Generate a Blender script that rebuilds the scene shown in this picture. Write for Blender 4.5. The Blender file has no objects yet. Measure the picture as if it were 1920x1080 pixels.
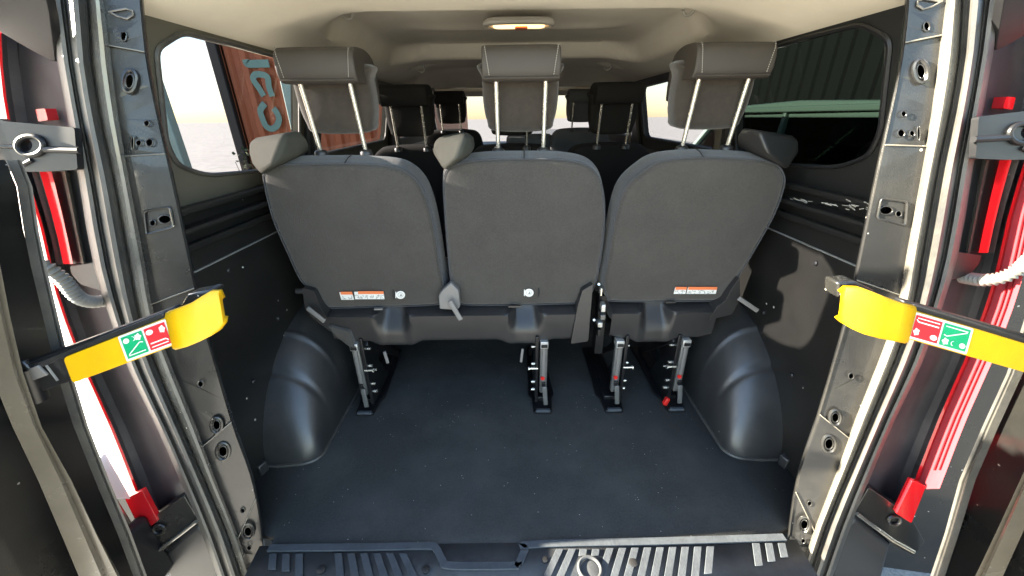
import bpy, bmesh, math, random
from mathutils import Vector, Matrix
from mathutils.geometry import tessellate_polygon
random.seed(7)
RAD = math.radians
SC = bpy.context.scene

# ------------------------------------------------------------------ camera
FPX, PITCH, ROLL = 720.0, RAD(24), RAD(0.7)
CP = Vector((-0.03, 0.0, 1.06))
fw = Vector((0, math.cos(PITCH), -math.sin(PITCH)))
u0 = Vector((0, math.sin(PITCH), math.cos(PITCH)))
r0 = Vector((1, 0, 0))
rt = r0*math.cos(ROLL) - u0*math.sin(ROLL)
up = u0*math.cos(ROLL) + r0*math.sin(ROLL)
cd = bpy.data.cameras.new("camera")
cam = bpy.data.objects.new("camera", cd)
SC.collection.objects.link(cam)
cam.matrix_world = Matrix(((rt.x, up.x, -fw.x, CP.x), (rt.y, up.y, -fw.y, CP.y), (rt.z, up.z, -fw.z, CP.z), (0, 0, 0, 1)))
cd.sensor_width = 36.0
cd.lens = 36.0*FPX/1920.0
cd.clip_start = 0.02
cd.clip_end = 3000
SC.camera = cam

# ------------------------------------------------------------------ world, sun, exposure
SUN_EL, SUN_AZ = RAD(18.5), RAD(-90.6)      # azimuth from +Y, clockwise
world = bpy.data.worlds.new("World"); SC.world = world; world.use_nodes = True
wn = world.node_tree
sky = wn.nodes.new("ShaderNodeTexSky"); sky.sky_type = 'NISHITA'; sky.sun_disc = False
sky.sun_elevation = SUN_EL; sky.sun_rotation = SUN_AZ % (2*math.pi)
sky.dust_density = 0.4; sky.ozone_density = 0.6
bg = wn.nodes["Background"]; bg.inputs[1].default_value = 0.075
wn.links.new(sky.outputs[0], bg.inputs[0])
sl = bpy.data.lights.new("sun", 'SUN'); sl.energy = 5.0; sl.angle = RAD(0.5); sl.color = (1.0, 0.91, 0.74)
sun = bpy.data.objects.new("sun", sl); SC.collection.objects.link(sun)
to_sun = Vector((math.sin(SUN_AZ)*math.cos(SUN_EL), math.cos(SUN_AZ)*math.cos(SUN_EL), math.sin(SUN_EL)))
sun.rotation_euler = to_sun.to_track_quat('Z', 'Y').to_euler()
SC.view_settings.view_transform = 'Standard'; SC.view_settings.look = 'None'
SC.view_settings.gamma = 1.0; SC.view_settings.exposure = 3.85

# ------------------------------------------------------------------ pixel rays (photograph 1920x1080) to places in the van
def ray(x, y): return fw + rt*((x-960)/FPX) - up*((y-540)/FPX)
def hp(x, y, p, n):
    d = ray(x, y); p = Vector(p); n = Vector(n)
    return CP + d*(n.dot(p-CP)/n.dot(d))
def HY(x, y, v, b=0.0): return hp(x, y, (0, v, 0), (0, 1, -b))
def HZ(x, y, v=0.0): return hp(x, y, (0, 0, v), (0, 0, 1))
def HX(x, y, v): return hp(x, y, (v, 0, 0), (1, 0, 0))
def lerp(a, b, t): return a+(b-a)*t
def sstep(a, b, x):
    t = max(0.0, min(1.0, (x-a)/(b-a))); return t*t*(3-2*t)
def interp(tab, y):
    n = len(tab)
    if y <= tab[0][0]: k = 0
    elif y >= tab[-1][0]: k = n-2
    else: k = max(i for i in range(n-1) if tab[i][0] <= y)
    sl = lambda i: (tab[i+1][1]-tab[i][1])/(tab[i+1][0]-tab[i][0])
    (a, b), (c, d) = tab[k], tab[k+1]
    m0 = sl(k) if k == 0 else (sl(k-1)+sl(k))/2
    m1 = sl(k) if k == n-2 else (sl(k)+sl(k+1))/2
    if y <= a and k == 0: return b+m0*(y-a)
    if y >= c and k == n-2: return d+m1*(y-c)
    h = c-a; t = (y-a)/h
    return b*(1+2*t)*(1-t)**2+m0*h*t*(1-t)**2+d*t*t*(3-2*t)+m1*h*t*t*(t-1)

# ------------------------------------------------------------------ materials
M = {}
def mat(name, col, rough=0.5, metal=0.0, var=0.0, vscale=8.0, bump=0.0, bscale=200.0, spec=0.5, coat=0.0,
        specks=0.0, speck_scale=60, dust=None, stretch=None, sheen=0.0, dust_amt=0.5, dust_scale=3.0):
    m = bpy.data.materials.new(name); m.use_nodes = True
    nt = m.node_tree; N = nt.nodes; L = nt.links; b = N["Principled BSDF"]
    b.inputs["Roughness"].default_value = rough; b.inputs["Metallic"].default_value = metal
    b.inputs["Specular IOR Level"].default_value = spec
    b.inputs["Coat Weight"].default_value = coat; b.inputs["Coat Roughness"].default_value = 0.08
    if sheen: b.inputs["Sheen Weight"].default_value = sheen
    b.inputs["Base Color"].default_value = (*col, 1)
    tc = N.new("ShaderNodeTexCoord"); vec = tc.outputs["Object"]
    if stretch:
        mp = N.new("ShaderNodeMapping"); mp.inputs["Scale"].default_value = stretch
        L.new(vec, mp.inputs[0]); vec = mp.outputs[0]
    cur = None
    if var:
        n = N.new("ShaderNodeTexNoise"); n.inputs["Scale"].default_value = vscale; n.inputs["Detail"].default_value = 7
        n.inputs["Roughness"].default_value = 0.65
        L.new(vec, n.inputs["Vector"])
        mx = N.new("ShaderNodeMix"); mx.data_type = 'RGBA'
        mx.inputs["A"].default_value = (*[c*(1-var) for c in col], 1); mx.inputs["B"].default_value = (*[min(1, c*(1+var)) for c in col], 1)
        mr = N.new("ShaderNodeMapRange"); mr.inputs[1].default_value = 0.3; mr.inputs[2].default_value = 0.7
        L.new(n.outputs[0], mr.inputs[0]); L.new(mr.outputs[0], mx.inputs["Factor"]); cur = mx.outputs["Result"]
        mr2 = N.new("ShaderNodeMapRange"); mr2.inputs[3].default_value = max(0, rough-0.08); mr2.inputs[4].default_value = min(1, rough+0.1)
        L.new(n.outputs[0], mr2.inputs[0]); L.new(mr2.outputs[0], b.inputs["Roughness"])
    def layer(fac_out, c, cur):
        mx = N.new("ShaderNodeMix"); mx.data_type = 'RGBA'
        if cur: L.new(cur, mx.inputs["A"])
        else: mx.inputs["A"].default_value = (*col, 1)
        mx.inputs["B"].default_value = (*c, 1); L.new(fac_out, mx.inputs["Factor"]); return mx.outputs["Result"]
    if dust:
        n = N.new("ShaderNodeTexNoise"); n.inputs["Scale"].default_value = dust_scale; n.inputs["Detail"].default_value = 9; n.inputs["Roughness"].default_value = 0.7
        L.new(tc.outputs["Object"], n.inputs["Vector"])
        mr = N.new("ShaderNodeMapRange"); mr.inputs[1].default_value = 0.42; mr.inputs[2].default_value = 0.72; mr.inputs[4].default_value = dust_amt
        L.new(n.outputs[0], mr.inputs[0]); cur = layer(mr.outputs[0], dust, cur)
    if specks:
        v = N.new("ShaderNodeTexVoronoi"); v.inputs["Scale"].default_value = speck_scale
        L.new(tc.outputs["Object"], v.inputs["Vector"])
        n2 = N.new("ShaderNodeTexNoise"); n2.inputs["Scale"].default_value = speck_scale*0.21; L.new(tc.outputs["Object"], n2.inputs["Vector"])
        c1 = N.new("ShaderNodeMath"); c1.operation = 'LESS_THAN'; c1.inputs[1].default_value = 0.085; L.new(v.outputs["Distance"], c1.inputs[0])
        c2 = N.new("ShaderNodeMath"); c2.operation = 'GREATER_THAN'; c2.inputs[1].default_value = 0.74-specks*0.13; L.new(n2.outputs[0], c2.inputs[0])
        c3 = N.new("ShaderNodeMath"); c3.operation = 'MULTIPLY'; L.new(c1.outputs[0], c3.inputs[0]); L.new(c2.outputs[0], c3.inputs[1])
        cur = layer(c3.outputs[0], (0.5, 0.48, 0.43), cur)
    if cur: L.new(cur, b.inputs["Base Color"])
    if bump:
        n = N.new("ShaderNodeTexNoise"); n.inputs["Scale"].default_value = bscale; n.inputs["Detail"].default_value = 4
        L.new(vec, n.inputs["Vector"])
        bp = N.new("ShaderNodeBump"); bp.inputs["Strength"].default_value = bump; bp.inputs["Distance"].default_value = 0.002
        L.new(n.outputs[0], bp.inputs["Height"]); L.new(bp.outputs[0], b.inputs["Normal"])
    M[name] = m; return m
mat("fabric", (0.052, 0.047, 0.041), 0.95, var=0.22, vscale=230, bump=0.8, bscale=520, dust=(0.080, 0.073, 0.064), dust_amt=0.5, dust_scale=5, sheen=0.25, spec=0.2, specks=0.25, speck_scale=45)
mat("fabric_side", (0.045, 0.046, 0.050), 0.9, var=0.12, vscale=9, bump=0.5, bscale=700, sheen=0.3, spec=0.25)
mat("fabric_brown", (0.038, 0.031, 0.025), 0.95, var=0.2, vscale=60, bump=0.6, bscale=500, sheen=0.3, spec=0.2)
mat("vinyl", (0.042, 0.035, 0.029), 0.62, var=0.08, vscale=20, bump=0.25, bscale=600)
mat("fabric_dark", (0.016, 0.015, 0.014), 0.95, var=0.1, bump=0.4, bscale=500, spec=0.2)  # darkness of the unlit row ahead is put into this colour
mat("fabric_lit", (0.11, 0.115, 0.12), 0.9, var=0.1, bump=0.4, bscale=500, spec=0.2)  # light from the windscreen is put into this paler seat colour
mat("bolster_fabric", (0.048, 0.048, 0.040), 0.85, var=0.15, vscale=20, bump=0.5, bscale=400, spec=0.2)
mat("plastic", (0.026, 0.025, 0.025), 0.34, var=0.1, vscale=12, bump=0.18, bscale=700)
mat("plastic_light", (0.17, 0.16, 0.15), 0.5, bump=0.1, bscale=500)
mat("plastic_black", (0.012, 0.012, 0.013), 0.45, var=0.2, bump=0.15, bscale=400, specks=0.5, speck_scale=30)
mat("arch", (0.024, 0.025, 0.026), 0.40, spec=0.9, var=0.12, vscale=10, bump=0.2, bscale=260, specks=0.9, speck_scale=34, dust=(0.06, 0.058, 0.054), dust_amt=0.6, dust_scale=7)
mat("wall_panel", (0.009, 0.009, 0.0085), 0.42, var=0.15, vscale=4, bump=0.12, bscale=150, specks=1.0, speck_scale=24, dust=(0.022, 0.021, 0.018), dust_amt=0.5)
mat("paint", (0.013, 0.013, 0.013), 0.28, metal=0.15, var=0.12, vscale=6, coat=0.35, bump=0.22, bscale=420, specks=1.3, speck_scale=36, dust=(0.055, 0.050, 0.040), dust_amt=0.35, dust_scale=7)
mat("lit_flange_paint", (0.085, 0.08, 0.07), 0.24, var=0.25, vscale=14, coat=0.6, bump=0.2, bscale=60, specks=1.5, speck_scale=40, dust=(0.18, 0.16, 0.12), dust_amt=0.7)  # paler than the body paint; reflected sunlit ground put into the colour
mat("door_flange", (0.12, 0.10, 0.072), 0.25, var=0.25, vscale=5, coat=0.5, dust=(0.12, 0.11, 0.09))  # tan stands for sun reflected off the door flange
mat("moulding", (0.008, 0.008, 0.009), 0.42, spec=0.25, var=0.2, dust=(0.03, 0.03, 0.03))
mat("paint_reflect", (0.030, 0.030, 0.034), 0.30, var=0.1, coat=0.3, bump=0.05, bscale=50, dust=(0.12, 0.11, 0.11), dust_amt=0.6, specks=0.5, speck_scale=40)  # black body paint with its grey reflection mixed into the colour
mat("rubber", (0.05, 0.048, 0.045), 0.42, var=0.25, vscale=14, bump=0.3, bscale=160, dust=(0.13, 0.12, 0.095), dust_amt=0.5, dust_scale=9)
mat("floor", (0.038, 0.039, 0.037), 0.72, var=0.38, vscale=170, bump=1.0, bscale=420, specks=1.3, speck_scale=70, dust=(0.085, 0.084, 0.078), dust_amt=0.7, dust_scale=3.2)
mat("sill", (0.042, 0.043, 0.045), 0.6, var=0.15, bump=0.2, bscale=300, dust=(0.10, 0.11, 0.12), dust_amt=0.5, dust_scale=10)
mat("sill_rib", (0.058, 0.065, 0.073), 0.55, var=0.22, vscale=30, bump=0.4, bscale=180)
mat("headliner", (0.84, 0.765, 0.62), 0.95, var=0.05, vscale=4, bump=0.35, bscale=500, spec=0.1, dust=(0.70, 0.61, 0.47), dust_amt=0.35)
mat("beige_plastic", (0.50, 0.46, 0.39), 0.5)
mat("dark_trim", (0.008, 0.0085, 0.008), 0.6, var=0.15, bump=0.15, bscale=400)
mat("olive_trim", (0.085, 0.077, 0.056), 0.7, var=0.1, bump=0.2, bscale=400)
mat("chrome", (0.80, 0.76, 0.66), 0.24, metal=0.75, var=0.06, vscale=90)
mat("zinc", (0.55, 0.55, 0.53), 0.38, metal=0.7, var=0.2, vscale=40)
mat("leg_grey", (0.15, 0.148, 0.14), 0.4, metal=0.35, var=0.12, vscale=30)
mat("black_metal", (0.008, 0.008, 0.009), 0.35, var=0.2)
mat("red_plastic", (0.65, 0.02, 0.015), 0.35)
mat("yellow", (0.72, 0.40, 0.0), 0.42, dust=(0.45, 0.26, 0.01), dust_amt=0.4, dust_scale=14, var=0.06, vscale=15, bump=0.12, bscale=300)
mat("sticker_white", (0.75, 0.75, 0.72), 0.45, var=0.05)
mat("sticker_orange", (0.75, 0.20, 0.07), 0.45)
mat("sticker_grey", (0.25, 0.25, 0.24), 0.5)
mat("sticker_green", (0.0, 0.33, 0.13), 0.4, var=0.08, vscale=80)
mat("sticker_red", (0.62, 0.02, 0.03), 0.4, var=0.08, vscale=80)
mat("hose", (0.13, 0.125, 0.11), 0.6, var=0.2, vscale=40)
mat("stitch", (0.35, 0.33, 0.29), 0.7)
mat("seam", (0.02, 0.02, 0.02), 0.8)
mat("scratch", (0.36, 0.35, 0.31), 0.5)
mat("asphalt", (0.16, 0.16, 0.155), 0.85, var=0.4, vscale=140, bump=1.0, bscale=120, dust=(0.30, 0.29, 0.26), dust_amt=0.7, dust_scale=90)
mat("glare_ground", (0.42, 0.40, 0.36), 0.85, var=0.15, vscale=3, bump=0.6, bscale=60, dust=(0.25, 0.24, 0.21), dust_amt=0.5, dust_scale=1.0)  # pale base stands in for sun glare on the ground
mat("container", (0.42, 0.12, 0.045), 0.55, var=0.06, vscale=2, bump=0.1, bscale=20, dust=(0.30, 0.09, 0.04), dust_amt=0.5, dust_scale=1.5)
mat("lettering", (0.17, 0.30, 0.26), 0.6, var=0.1, vscale=6)
mat("pale_green", (0.26, 0.38, 0.34), 0.5, var=0.1)
mat("car_green", (0.26, 0.37, 0.32), 0.3, coat=0.7)
mat("car_dark", (0.012, 0.02, 0.022), 0.25, coat=0.7)
mat("tyre", (0.015, 0.015, 0.015), 0.8)
mat("cladding", (0.008, 0.0095, 0.0095), 0.6, var=0.3, vscale=1, stretch=(1, 1, 0.2))
mat("leaf", (0.06, 0.085, 0.03), 0.7, var=0.4, vscale=6)
mat("bark", (0.08, 0.06, 0.04), 0.9, var=0.3)
mat("belt", (0.10, 0.09, 0.075), 0.8, bump=0.3, bscale=400)
def glass(name, tint, gloss):
    m = bpy.data.materials.new(name); m.use_nodes = True; nt = m.node_tree; N = nt.nodes; N.remove(N["Principled BSDF"])
    t = N.new("ShaderNodeBsdfTransparent"); t.inputs[0].default_value = (*tint, 1)
    g = N.new("ShaderNodeBsdfGlossy"); g.inputs["Roughness"].default_value = 0.02; g.inputs[0].default_value = (0.9, 0.95, 0.93, 1)
    lw = N.new("ShaderNodeLayerWeight"); lw.inputs[0].default_value = 0.5
    pw = N.new("ShaderNodeMath"); pw.operation = 'POWER'; pw.inputs[1].default_value = 4.0; nt.links.new(lw.outputs["Facing"], pw.inputs[0])
    fr = N.new("ShaderNodeMath"); fr.operation = 'MULTIPLY_ADD'; fr.inputs[1].default_value = 0.5*gloss; fr.inputs[2].default_value = 0.03*gloss; nt.links.new(pw.outputs[0], fr.inputs[0])
    mx = N.new("ShaderNodeMixShader"); nt.links.new(fr.outputs[0], mx.inputs[0]); nt.links.new(t.outputs[0], mx.inputs[1]); nt.links.new(g.outputs[0], mx.inputs[2])
    nt.links.new(mx.outputs[0], N["Material Output"].inputs[0]); M[name] = m
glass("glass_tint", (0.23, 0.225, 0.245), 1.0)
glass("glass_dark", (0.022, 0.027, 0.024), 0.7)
glass("glass_clear", (0.23, 0.225, 0.245), 1.0)
glass("glass_door", (0.85, 0.87, 0.86), 1.0)
def lens(name, col, trans=0.5):
    m = bpy.data.materials.new(name); m.use_nodes = True; nt = m.node_tree; N = nt.nodes; b = N["Principled BSDF"]
    b.inputs["Base Color"].default_value = (*col, 1); b.inputs["Roughness"].default_value = 0.12; b.inputs["Coat Weight"].default_value = 1.0
    t = N.new("ShaderNodeBsdfTranslucent"); t.inputs[0].default_value = (*col, 1)
    mx = N.new("ShaderNodeMixShader"); mx.inputs[0].default_value = trans
    nt.links.new(b.outputs[0], mx.inputs[1]); nt.links.new(t.outputs[0], mx.inputs[2]); nt.links.new(mx.outputs[0], N["Material Output"].inputs[0]); M[name] = m
lens("lens_red", (0.50, 0.012, 0.018), 0.35); lens("lens_pink", (0.34, 0.05, 0.06), 0.2); lens("lens_white", (0.85, 0.80, 0.80))  # white and pink are one lens, with sun and shade put into the colour
m = bpy.data.materials.new("lamp_glow"); m.use_nodes = True
b = m.node_tree.nodes["Principled BSDF"]; b.inputs["Base Color"].default_value = (0.9, 0.8, 0.6, 1)
b.inputs["Emission Color"].default_value = (1.0, 0.62, 0.24, 1); b.inputs["Emission Strength"].default_value = 0.24
M["lamp_glow"] = m

# ------------------------------------------------------------------ object helpers
ROOTS = {}
def root_of(o):
    while o.parent: o = o.parent
    return o
def off_of(parent): return ROOTS[root_of(parent)] if parent else Vector((0, 0, 0))
def thing(name, loc, label, cat, group=None):
    o = bpy.data.objects.new(name, None); o.empty_display_size = 0.1
    o.location = loc; SC.collection.objects.link(o); ROOTS[o] = Vector(loc)
    o["label"] = label; o["category"] = cat
    if group: o["group"] = group
    return o
def mesh(name, V, F, m, parent=None, smooth=True, solid=0, bevel=0, subd=0, label=None, offset=-1, seg=2, mats=None, midx=None):
    off = off_of(parent)
    me = bpy.data.meshes.new(name); me.from_pydata([tuple(Vector(v)-off) for v in V], [], F)
    for x in (mats or [m]): me.materials.append(M[x])
    if midx:
        for p, i in zip(me.polygons, midx): p.material_index = i
    if smooth:
        me.polygons.foreach_set("use_smooth", [True]*len(me.polygons))
    me.update()
    o = bpy.data.objects.new(name, me); SC.collection.objects.link(o)
    if parent: o.parent = parent
    if solid:
        s = o.modifiers.new("s", 'SOLIDIFY'); s.thickness = solid; s.offset = offset
    if bevel:
        s = o.modifiers.new("b", 'BEVEL'); s.width = bevel; s.segments = seg; s.limit_method = 'ANGLE'; s.angle_limit = RAD(40); s.harden_normals = False
    if subd:
        s = o.modifiers.new("d", 'SUBSURF'); s.levels = subd; s.render_levels = subd
    if smooth:
        if hasattr(me, "set_sharp_from_angle") and not subd: me.set_sharp_from_angle(angle=RAD(38))
    if label: o["label"] = label
    return o
class MB:
    def __init__(s): s.V = []; s.F = []; s.I = []
    def add(s, V, F, i=0):
        n = len(s.V); s.V += [Vector(v) for v in V]; s.F += [tuple(a+n for a in f) for f in F]; s.I += [i]*len(F); return s
    def box(s, c, d, rot=None, i=0):
        c = Vector(c); V = []
        for z in (-1, 1):
            for y in (-1, 1):
                for x in (-1, 1):
                    v = Vector((x*d[0]/2, y*d[1]/2, z*d[2]/2))
                    if rot: v = rot @ v
                    V.append(c+v)
        return s.add(V, [(0, 2, 3, 1), (4, 5, 7, 6), (0, 1, 5, 4), (2, 6, 7, 3), (0, 4, 6, 2), (1, 3, 7, 5)], i)
    def bar(s, a, b, w, h, upv=(0, 0, 1), i=0):
        a = Vector(a); b = Vector(b); d = (b-a); L = d.length; d.normalize()
        x = d.cross(Vector(upv)); x.normalize(); y = x.cross(d)
        rot = Matrix((x, d, y)).transposed()
        return s.box((a+b)/2, (w, L, h), rot, i)
    def tube(s, P, r, n=10, closed=False, cap=True, i=0):
        P = [Vector(p) for p in P]; R = r if isinstance(r, (list, tuple)) else [r]*len(P)
        V = []; F = []; N = len(P); prev = None
        for k in range(N):
            if closed: t = P[(k+1) % N]-P[k-1]
            else: t = P[min(k+1, N-1)]-P[max(k-1, 0)]
            t.normalize()
            if prev is None:
                a = Vector((0, 0, 1)) if abs(t.z) < .9 else Vector((1, 0, 0)); x = t.cross(a)
            else: x = prev - t*prev.dot(t)
            x.normalize(); prev = x; y = t.cross(x)
            for j in range(n):
                q = 2*math.pi*j/n; V.append(P[k]+(x*math.cos(q)+y*math.sin(q))*R[k])
        for k in range(N if closed else N-1):
            for j in range(n):
                a = k*n+j; b = k*n+(j+1) % n; c = ((k+1) % N)*n+(j+1) % n; d = ((k+1) % N)*n+j
                F.append((a, b, c, d))
        if cap and not closed: F += [tuple(range(n))[::-1], tuple((N-1)*n+j for j in range(n))]
        return s.add(V, F, i)
    def prism(s, P, d, i=0):
        P = [Vector(p) for p in P]; d = Vector(d); n = len(P)
        V = P+[p+d for p in P]; F = [(k, (k+1) % n, n+(k+1) % n, n+k) for k in range(n)]
        F += [tuple(range(n))[::-1], tuple(range(n, 2*n))]
        return s.add(V, F, i)
    def out(s, name, m, parent=None, **k):
        if max(s.I, default=0) > 0: k['midx'] = s.I
        return mesh(name, s.V, s.F, m, parent, **k)
def grid(name, rows, m, parent=None, **k):
    nr, nc = len(rows), len(rows[0]); V = [p for r in rows for p in r]
    F = [(i*nc+j, i*nc+j+1, (i+1)*nc+j+1, (i+1)*nc+j) for i in range(nr-1) for j in range(nc-1)]
    return mesh(name, V, F, m, parent, **k)
def rounded(P, r, n=5):
    """2-D or 3-D polygon with rounded corners; r number or list"""
    P = [Vector(p) for p in P]; out = []; N = len(P)
    for k in range(N):
        a, b, c = P[k-1], P[k], P[(k+1) % N]; rr = r[k] if isinstance(r, (list, tuple)) else r
        u = a-b; v = c-b; q = min(rr, u.length*.49, v.length*.49)
        if q < 1e-4: out.append(b); continue
        s = b+u.normalized()*q; e = b+v.normalized()*q
        for j in range(n+1):
            t = j/n; out.append(s*(1-t)**2+b*2*t*(1-t)+e*t*t)
    return out
def catmull(P, n=6, closed=True):
    P = [Vector(p) for p in P]; N = len(P); out = []
    for k in range(N if closed else N-1):
        g = (lambda i: P[i % N]) if closed else (lambda i: P[max(0, min(N-1, i))])
        a, b, c, d = g(k-1), g(k), g(k+1), g(k+2)
        for j in range(n):
            t = j/n
            out.append(0.5*((2*b)+(c-a)*t+(2*a-5*b+4*c-d)*t*t+(3*b-a-3*c+d)*t**3))
    if not closed: out.append(P[-1])
    return out
def pillow(name, P, fwd, thick, m, parent, rr=0.02, dome=0.006, rf=0.02, taper=0.0, **k):
    """rounded slab: outline P (3-D, roughly planar) is the near face; thick along fwd; rounded rims"""
    P = [Vector(p) for p in P]; n = len(P); fwd = Vector(fwd).normalized()
    c = sum(P, Vector())/n
    nrm = []
    for i in range(n):
        t = (P[(i+1) % n]-P[i-1]).normalized(); q = t.cross(fwd); q.normalize()
        if q.dot(P[i]-c) < 0: q = -q
        nrm.append(q)
    for _ in range(3):
        nrm = [(nrm[i-1]+nrm[i]*2+nrm[(i+1) % n]).normalized() for i in range(n)]
    rings = []
    # centre rings of the near face
    for s, h in ((0.25, 1.0), (0.5, 0.85), (0.75, 0.55), (0.9, 0.25)):
        rings.append([c+(p-nr*rr-c)*s-fwd*dome*h for p, nr in zip(P, nrm)])
    for a in (0, 22, 45, 67, 90):
        a = RAD(a); rings.append([p-nr*rr*(1-math.sin(a))+fwd*rr*(1-math.cos(a)) for p, nr in zip(P, nrm)])
    for a in (90, 60, 30, 0):
        a = RAD(a); rings.append([p+nr*(taper-rf*(1-math.sin(a)))+fwd*(thick-rf*(1-math.cos(a))) for p, nr in zip(P, nrm)])
    rings.append([c+(p-c)*0.5+fwd*thick for p in P])
    V = [c-fwd*dome]; F = []
    for r in rings: V += r
    V.append(c+fwd*thick)
    for i in range(n): F.append((0, 1+(i+1) % n, 1+i))
    for q in range(len(rings)-1):
        for i in range(n):
            a = 1+q*n+i; b = 1+q*n+(i+1) % n; F.append((a, b, b+n, a+n))
    q = len(rings)-1
    for i in range(n): F.append((1+q*n+i, 1+q*n+(i+1) % n, len(V)-1))
    o = mesh(name, V, F, m, parent, **k)
    bm = bmesh.new(); bm.from_mesh(o.data); bmesh.ops.recalc_face_normals(bm, faces=bm.faces); bm.to_mesh(o.data); bm.free()
    return o
def plate(name, outer, holes, mapf, m, parent, thick=0.004, **k):
    """flat sheet with real holes; 2-D polygons mapped to 3-D by mapf(a, b)"""
    polys = [[Vector((a, b, 0)) for a, b in p] for p in [outer]+holes]
    tri = tessellate_polygon(polys); V = [mapf(v.x, v.y) for p in polys for v in p]
    return mesh(name, V, [tuple(t) for t in tri], m, parent, smooth=False, solid=thick, offset=0, **k)
def ellipse(cx, cy, rx, ry, n=14, rot=0):
    return [(cx+rx*math.cos(t)*math.cos(rot)-ry*math.sin(t)*math.sin(rot), cy+rx*math.cos(t)*math.sin(rot)+ry*math.sin(t)*math.cos(rot)) for t in [2*math.pi*i/n for i in range(n)]]
def structure(o): o["kind"] = "structure"; return o

# ================================================================== SETTING OUTSIDE
GZ = -0.60
structure(mesh("ground", [(-400, -400, GZ), (400, -400, GZ), (400, 400, GZ), (-400, 400, GZ)], [(0, 1, 2, 3)], "glare_ground", smooth=False))
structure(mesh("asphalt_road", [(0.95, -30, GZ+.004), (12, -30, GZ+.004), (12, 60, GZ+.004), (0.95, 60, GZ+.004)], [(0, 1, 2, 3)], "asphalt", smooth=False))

# ================================================================== VAN SHELL
van = thing("passenger_van", (0, 0.7, GZ), "black passenger van seen through its open rear doors, beige ceiling and dark rubber floor", "van")
# floor
grid("load_floor", [[(x*w, y, 0) for x in (-1, -.5, 0, .5, 1)] for y, w in ((.62, .69), (.70, .70), (.735, .90), (1.3, .90), (2.2, .90), (3.2, .90), (4.0, .90))], "floor", van, solid=0.02)
MB().box((0, .735, -.23), (1.46, .05, .40)).out("rear_crossmember", "paint", van, bevel=.01)
# bumper step under the sill
MB().box((0, .60, -.30), (1.9, .22, .18)).out("rear_bumper", "plastic_black", van, bevel=.03, seg=3)
# sill plate with notch and ribs
ZS = -0.004
def sillp(x, y, z=ZS): p = HZ(x, y, z); return p
sx0, sx1 = -.725, .735
mesh("sill_plate", [(sx0, .672, .002), (sx1, .672, .002), (sx1-.01, .56, .002), (sx0+.01, .56, .002)], [(0, 3, 2, 1)], "sill", van, solid=.012)
# raised lip that follows the notch
lip = [(505, 1029), (700, 1027), (802, 1025), (818, 1030), (830, 1052), (845, 1062), (960, 1062), (972, 1058), (985, 1032), (1000, 1022), (1250, 1016), (1470, 1009)]
lip = [HZ(x, y, .004) for x, y in lip]
L2 = catmull(lip, 5, False); V = []; F = []
for i, p in enumerate(L2):
    t = (L2[min(i+1, len(L2)-1)]-L2[max(i-1, 0)]).normalized(); nn = Vector((-t.y, t.x, 0))*.0095
    V += [p+nn+Vector((0, 0, 0)), p+nn+Vector((0, 0, .006)), p-nn+Vector((0, 0, .006)), p-nn]
for i in range(len(L2)-1):
    a = i*4; F += [(a, a+4, a+5, a+1), (a+1, a+5, a+6, a+2), (a+2, a+6, a+7, a+3)]
mesh("sill_lip", V, F, "sill_rib", van, bevel=.0015)
# ribs: left group of three, six, and right group of thirteen, three
def rib(x0, y0, x1, y1, w):
    a = HZ(x0, y0, .004); b = HZ(x1, y1, .004); w = w*.00128
    q = [a+Vector((-w, 0, 0)), a+Vector((w, 0, 0)), b+Vector((w, 0, 0)), b+Vector((-w, 0, 0))]
    MB().prism(q, (0, 0, .003)).out("sill_rib", "sill_rib", van, bevel=.0012)
for k in range(3): rib(512+24.5*k, 1039, 510+25.5*k, 1069+3*k+(22 if k == 2 else 0), 8)
for k in range(6): rib(634+24.2*k, 1038, 640+29*k, 1100, 8)
for k in range(13):
    if k in (2, 3): rib(1050+23.5*k-3, 1030, 1048+23.5*k-3, 1043, 8); continue
    rib(1050+23.5*k, 1030-k*.4, 1018+25.8*k, 1098 if k < 12 else 1077, 8)
for k in range(3): rib(1417+24*k, 1019, 1420+24*k+3, 1062-8*k, 8)
for (x, y, r) in ((602, 1068, .011), (798, 1068, .010), (1187, 1056, .011), (1022, 1050, .008)):
    p = HZ(x, y, .0055); MB().tube([p-Vector((0, 0, .004)), p+Vector((0, 0, .003)), p+Vector((0, 0, .004))], [r, r, r*.7], 16).out("sill_screw", "plastic", van)
p = HZ(1106, 1068, .006)
MB().tube([p+Vector((.028*math.cos(t), .028*math.sin(t), .004)) for t in [2*math.pi*i/28 for i in range(28)]], .005, 8, closed=True).out("plug_ring", "sill", van)
MB().tube([p-Vector((0, 0, .004)), p+Vector((0, 0, .001)), p+Vector((0, 0, .002))], [.023, .023, .02], 24).out("plug_cap", "sill", van)

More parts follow.
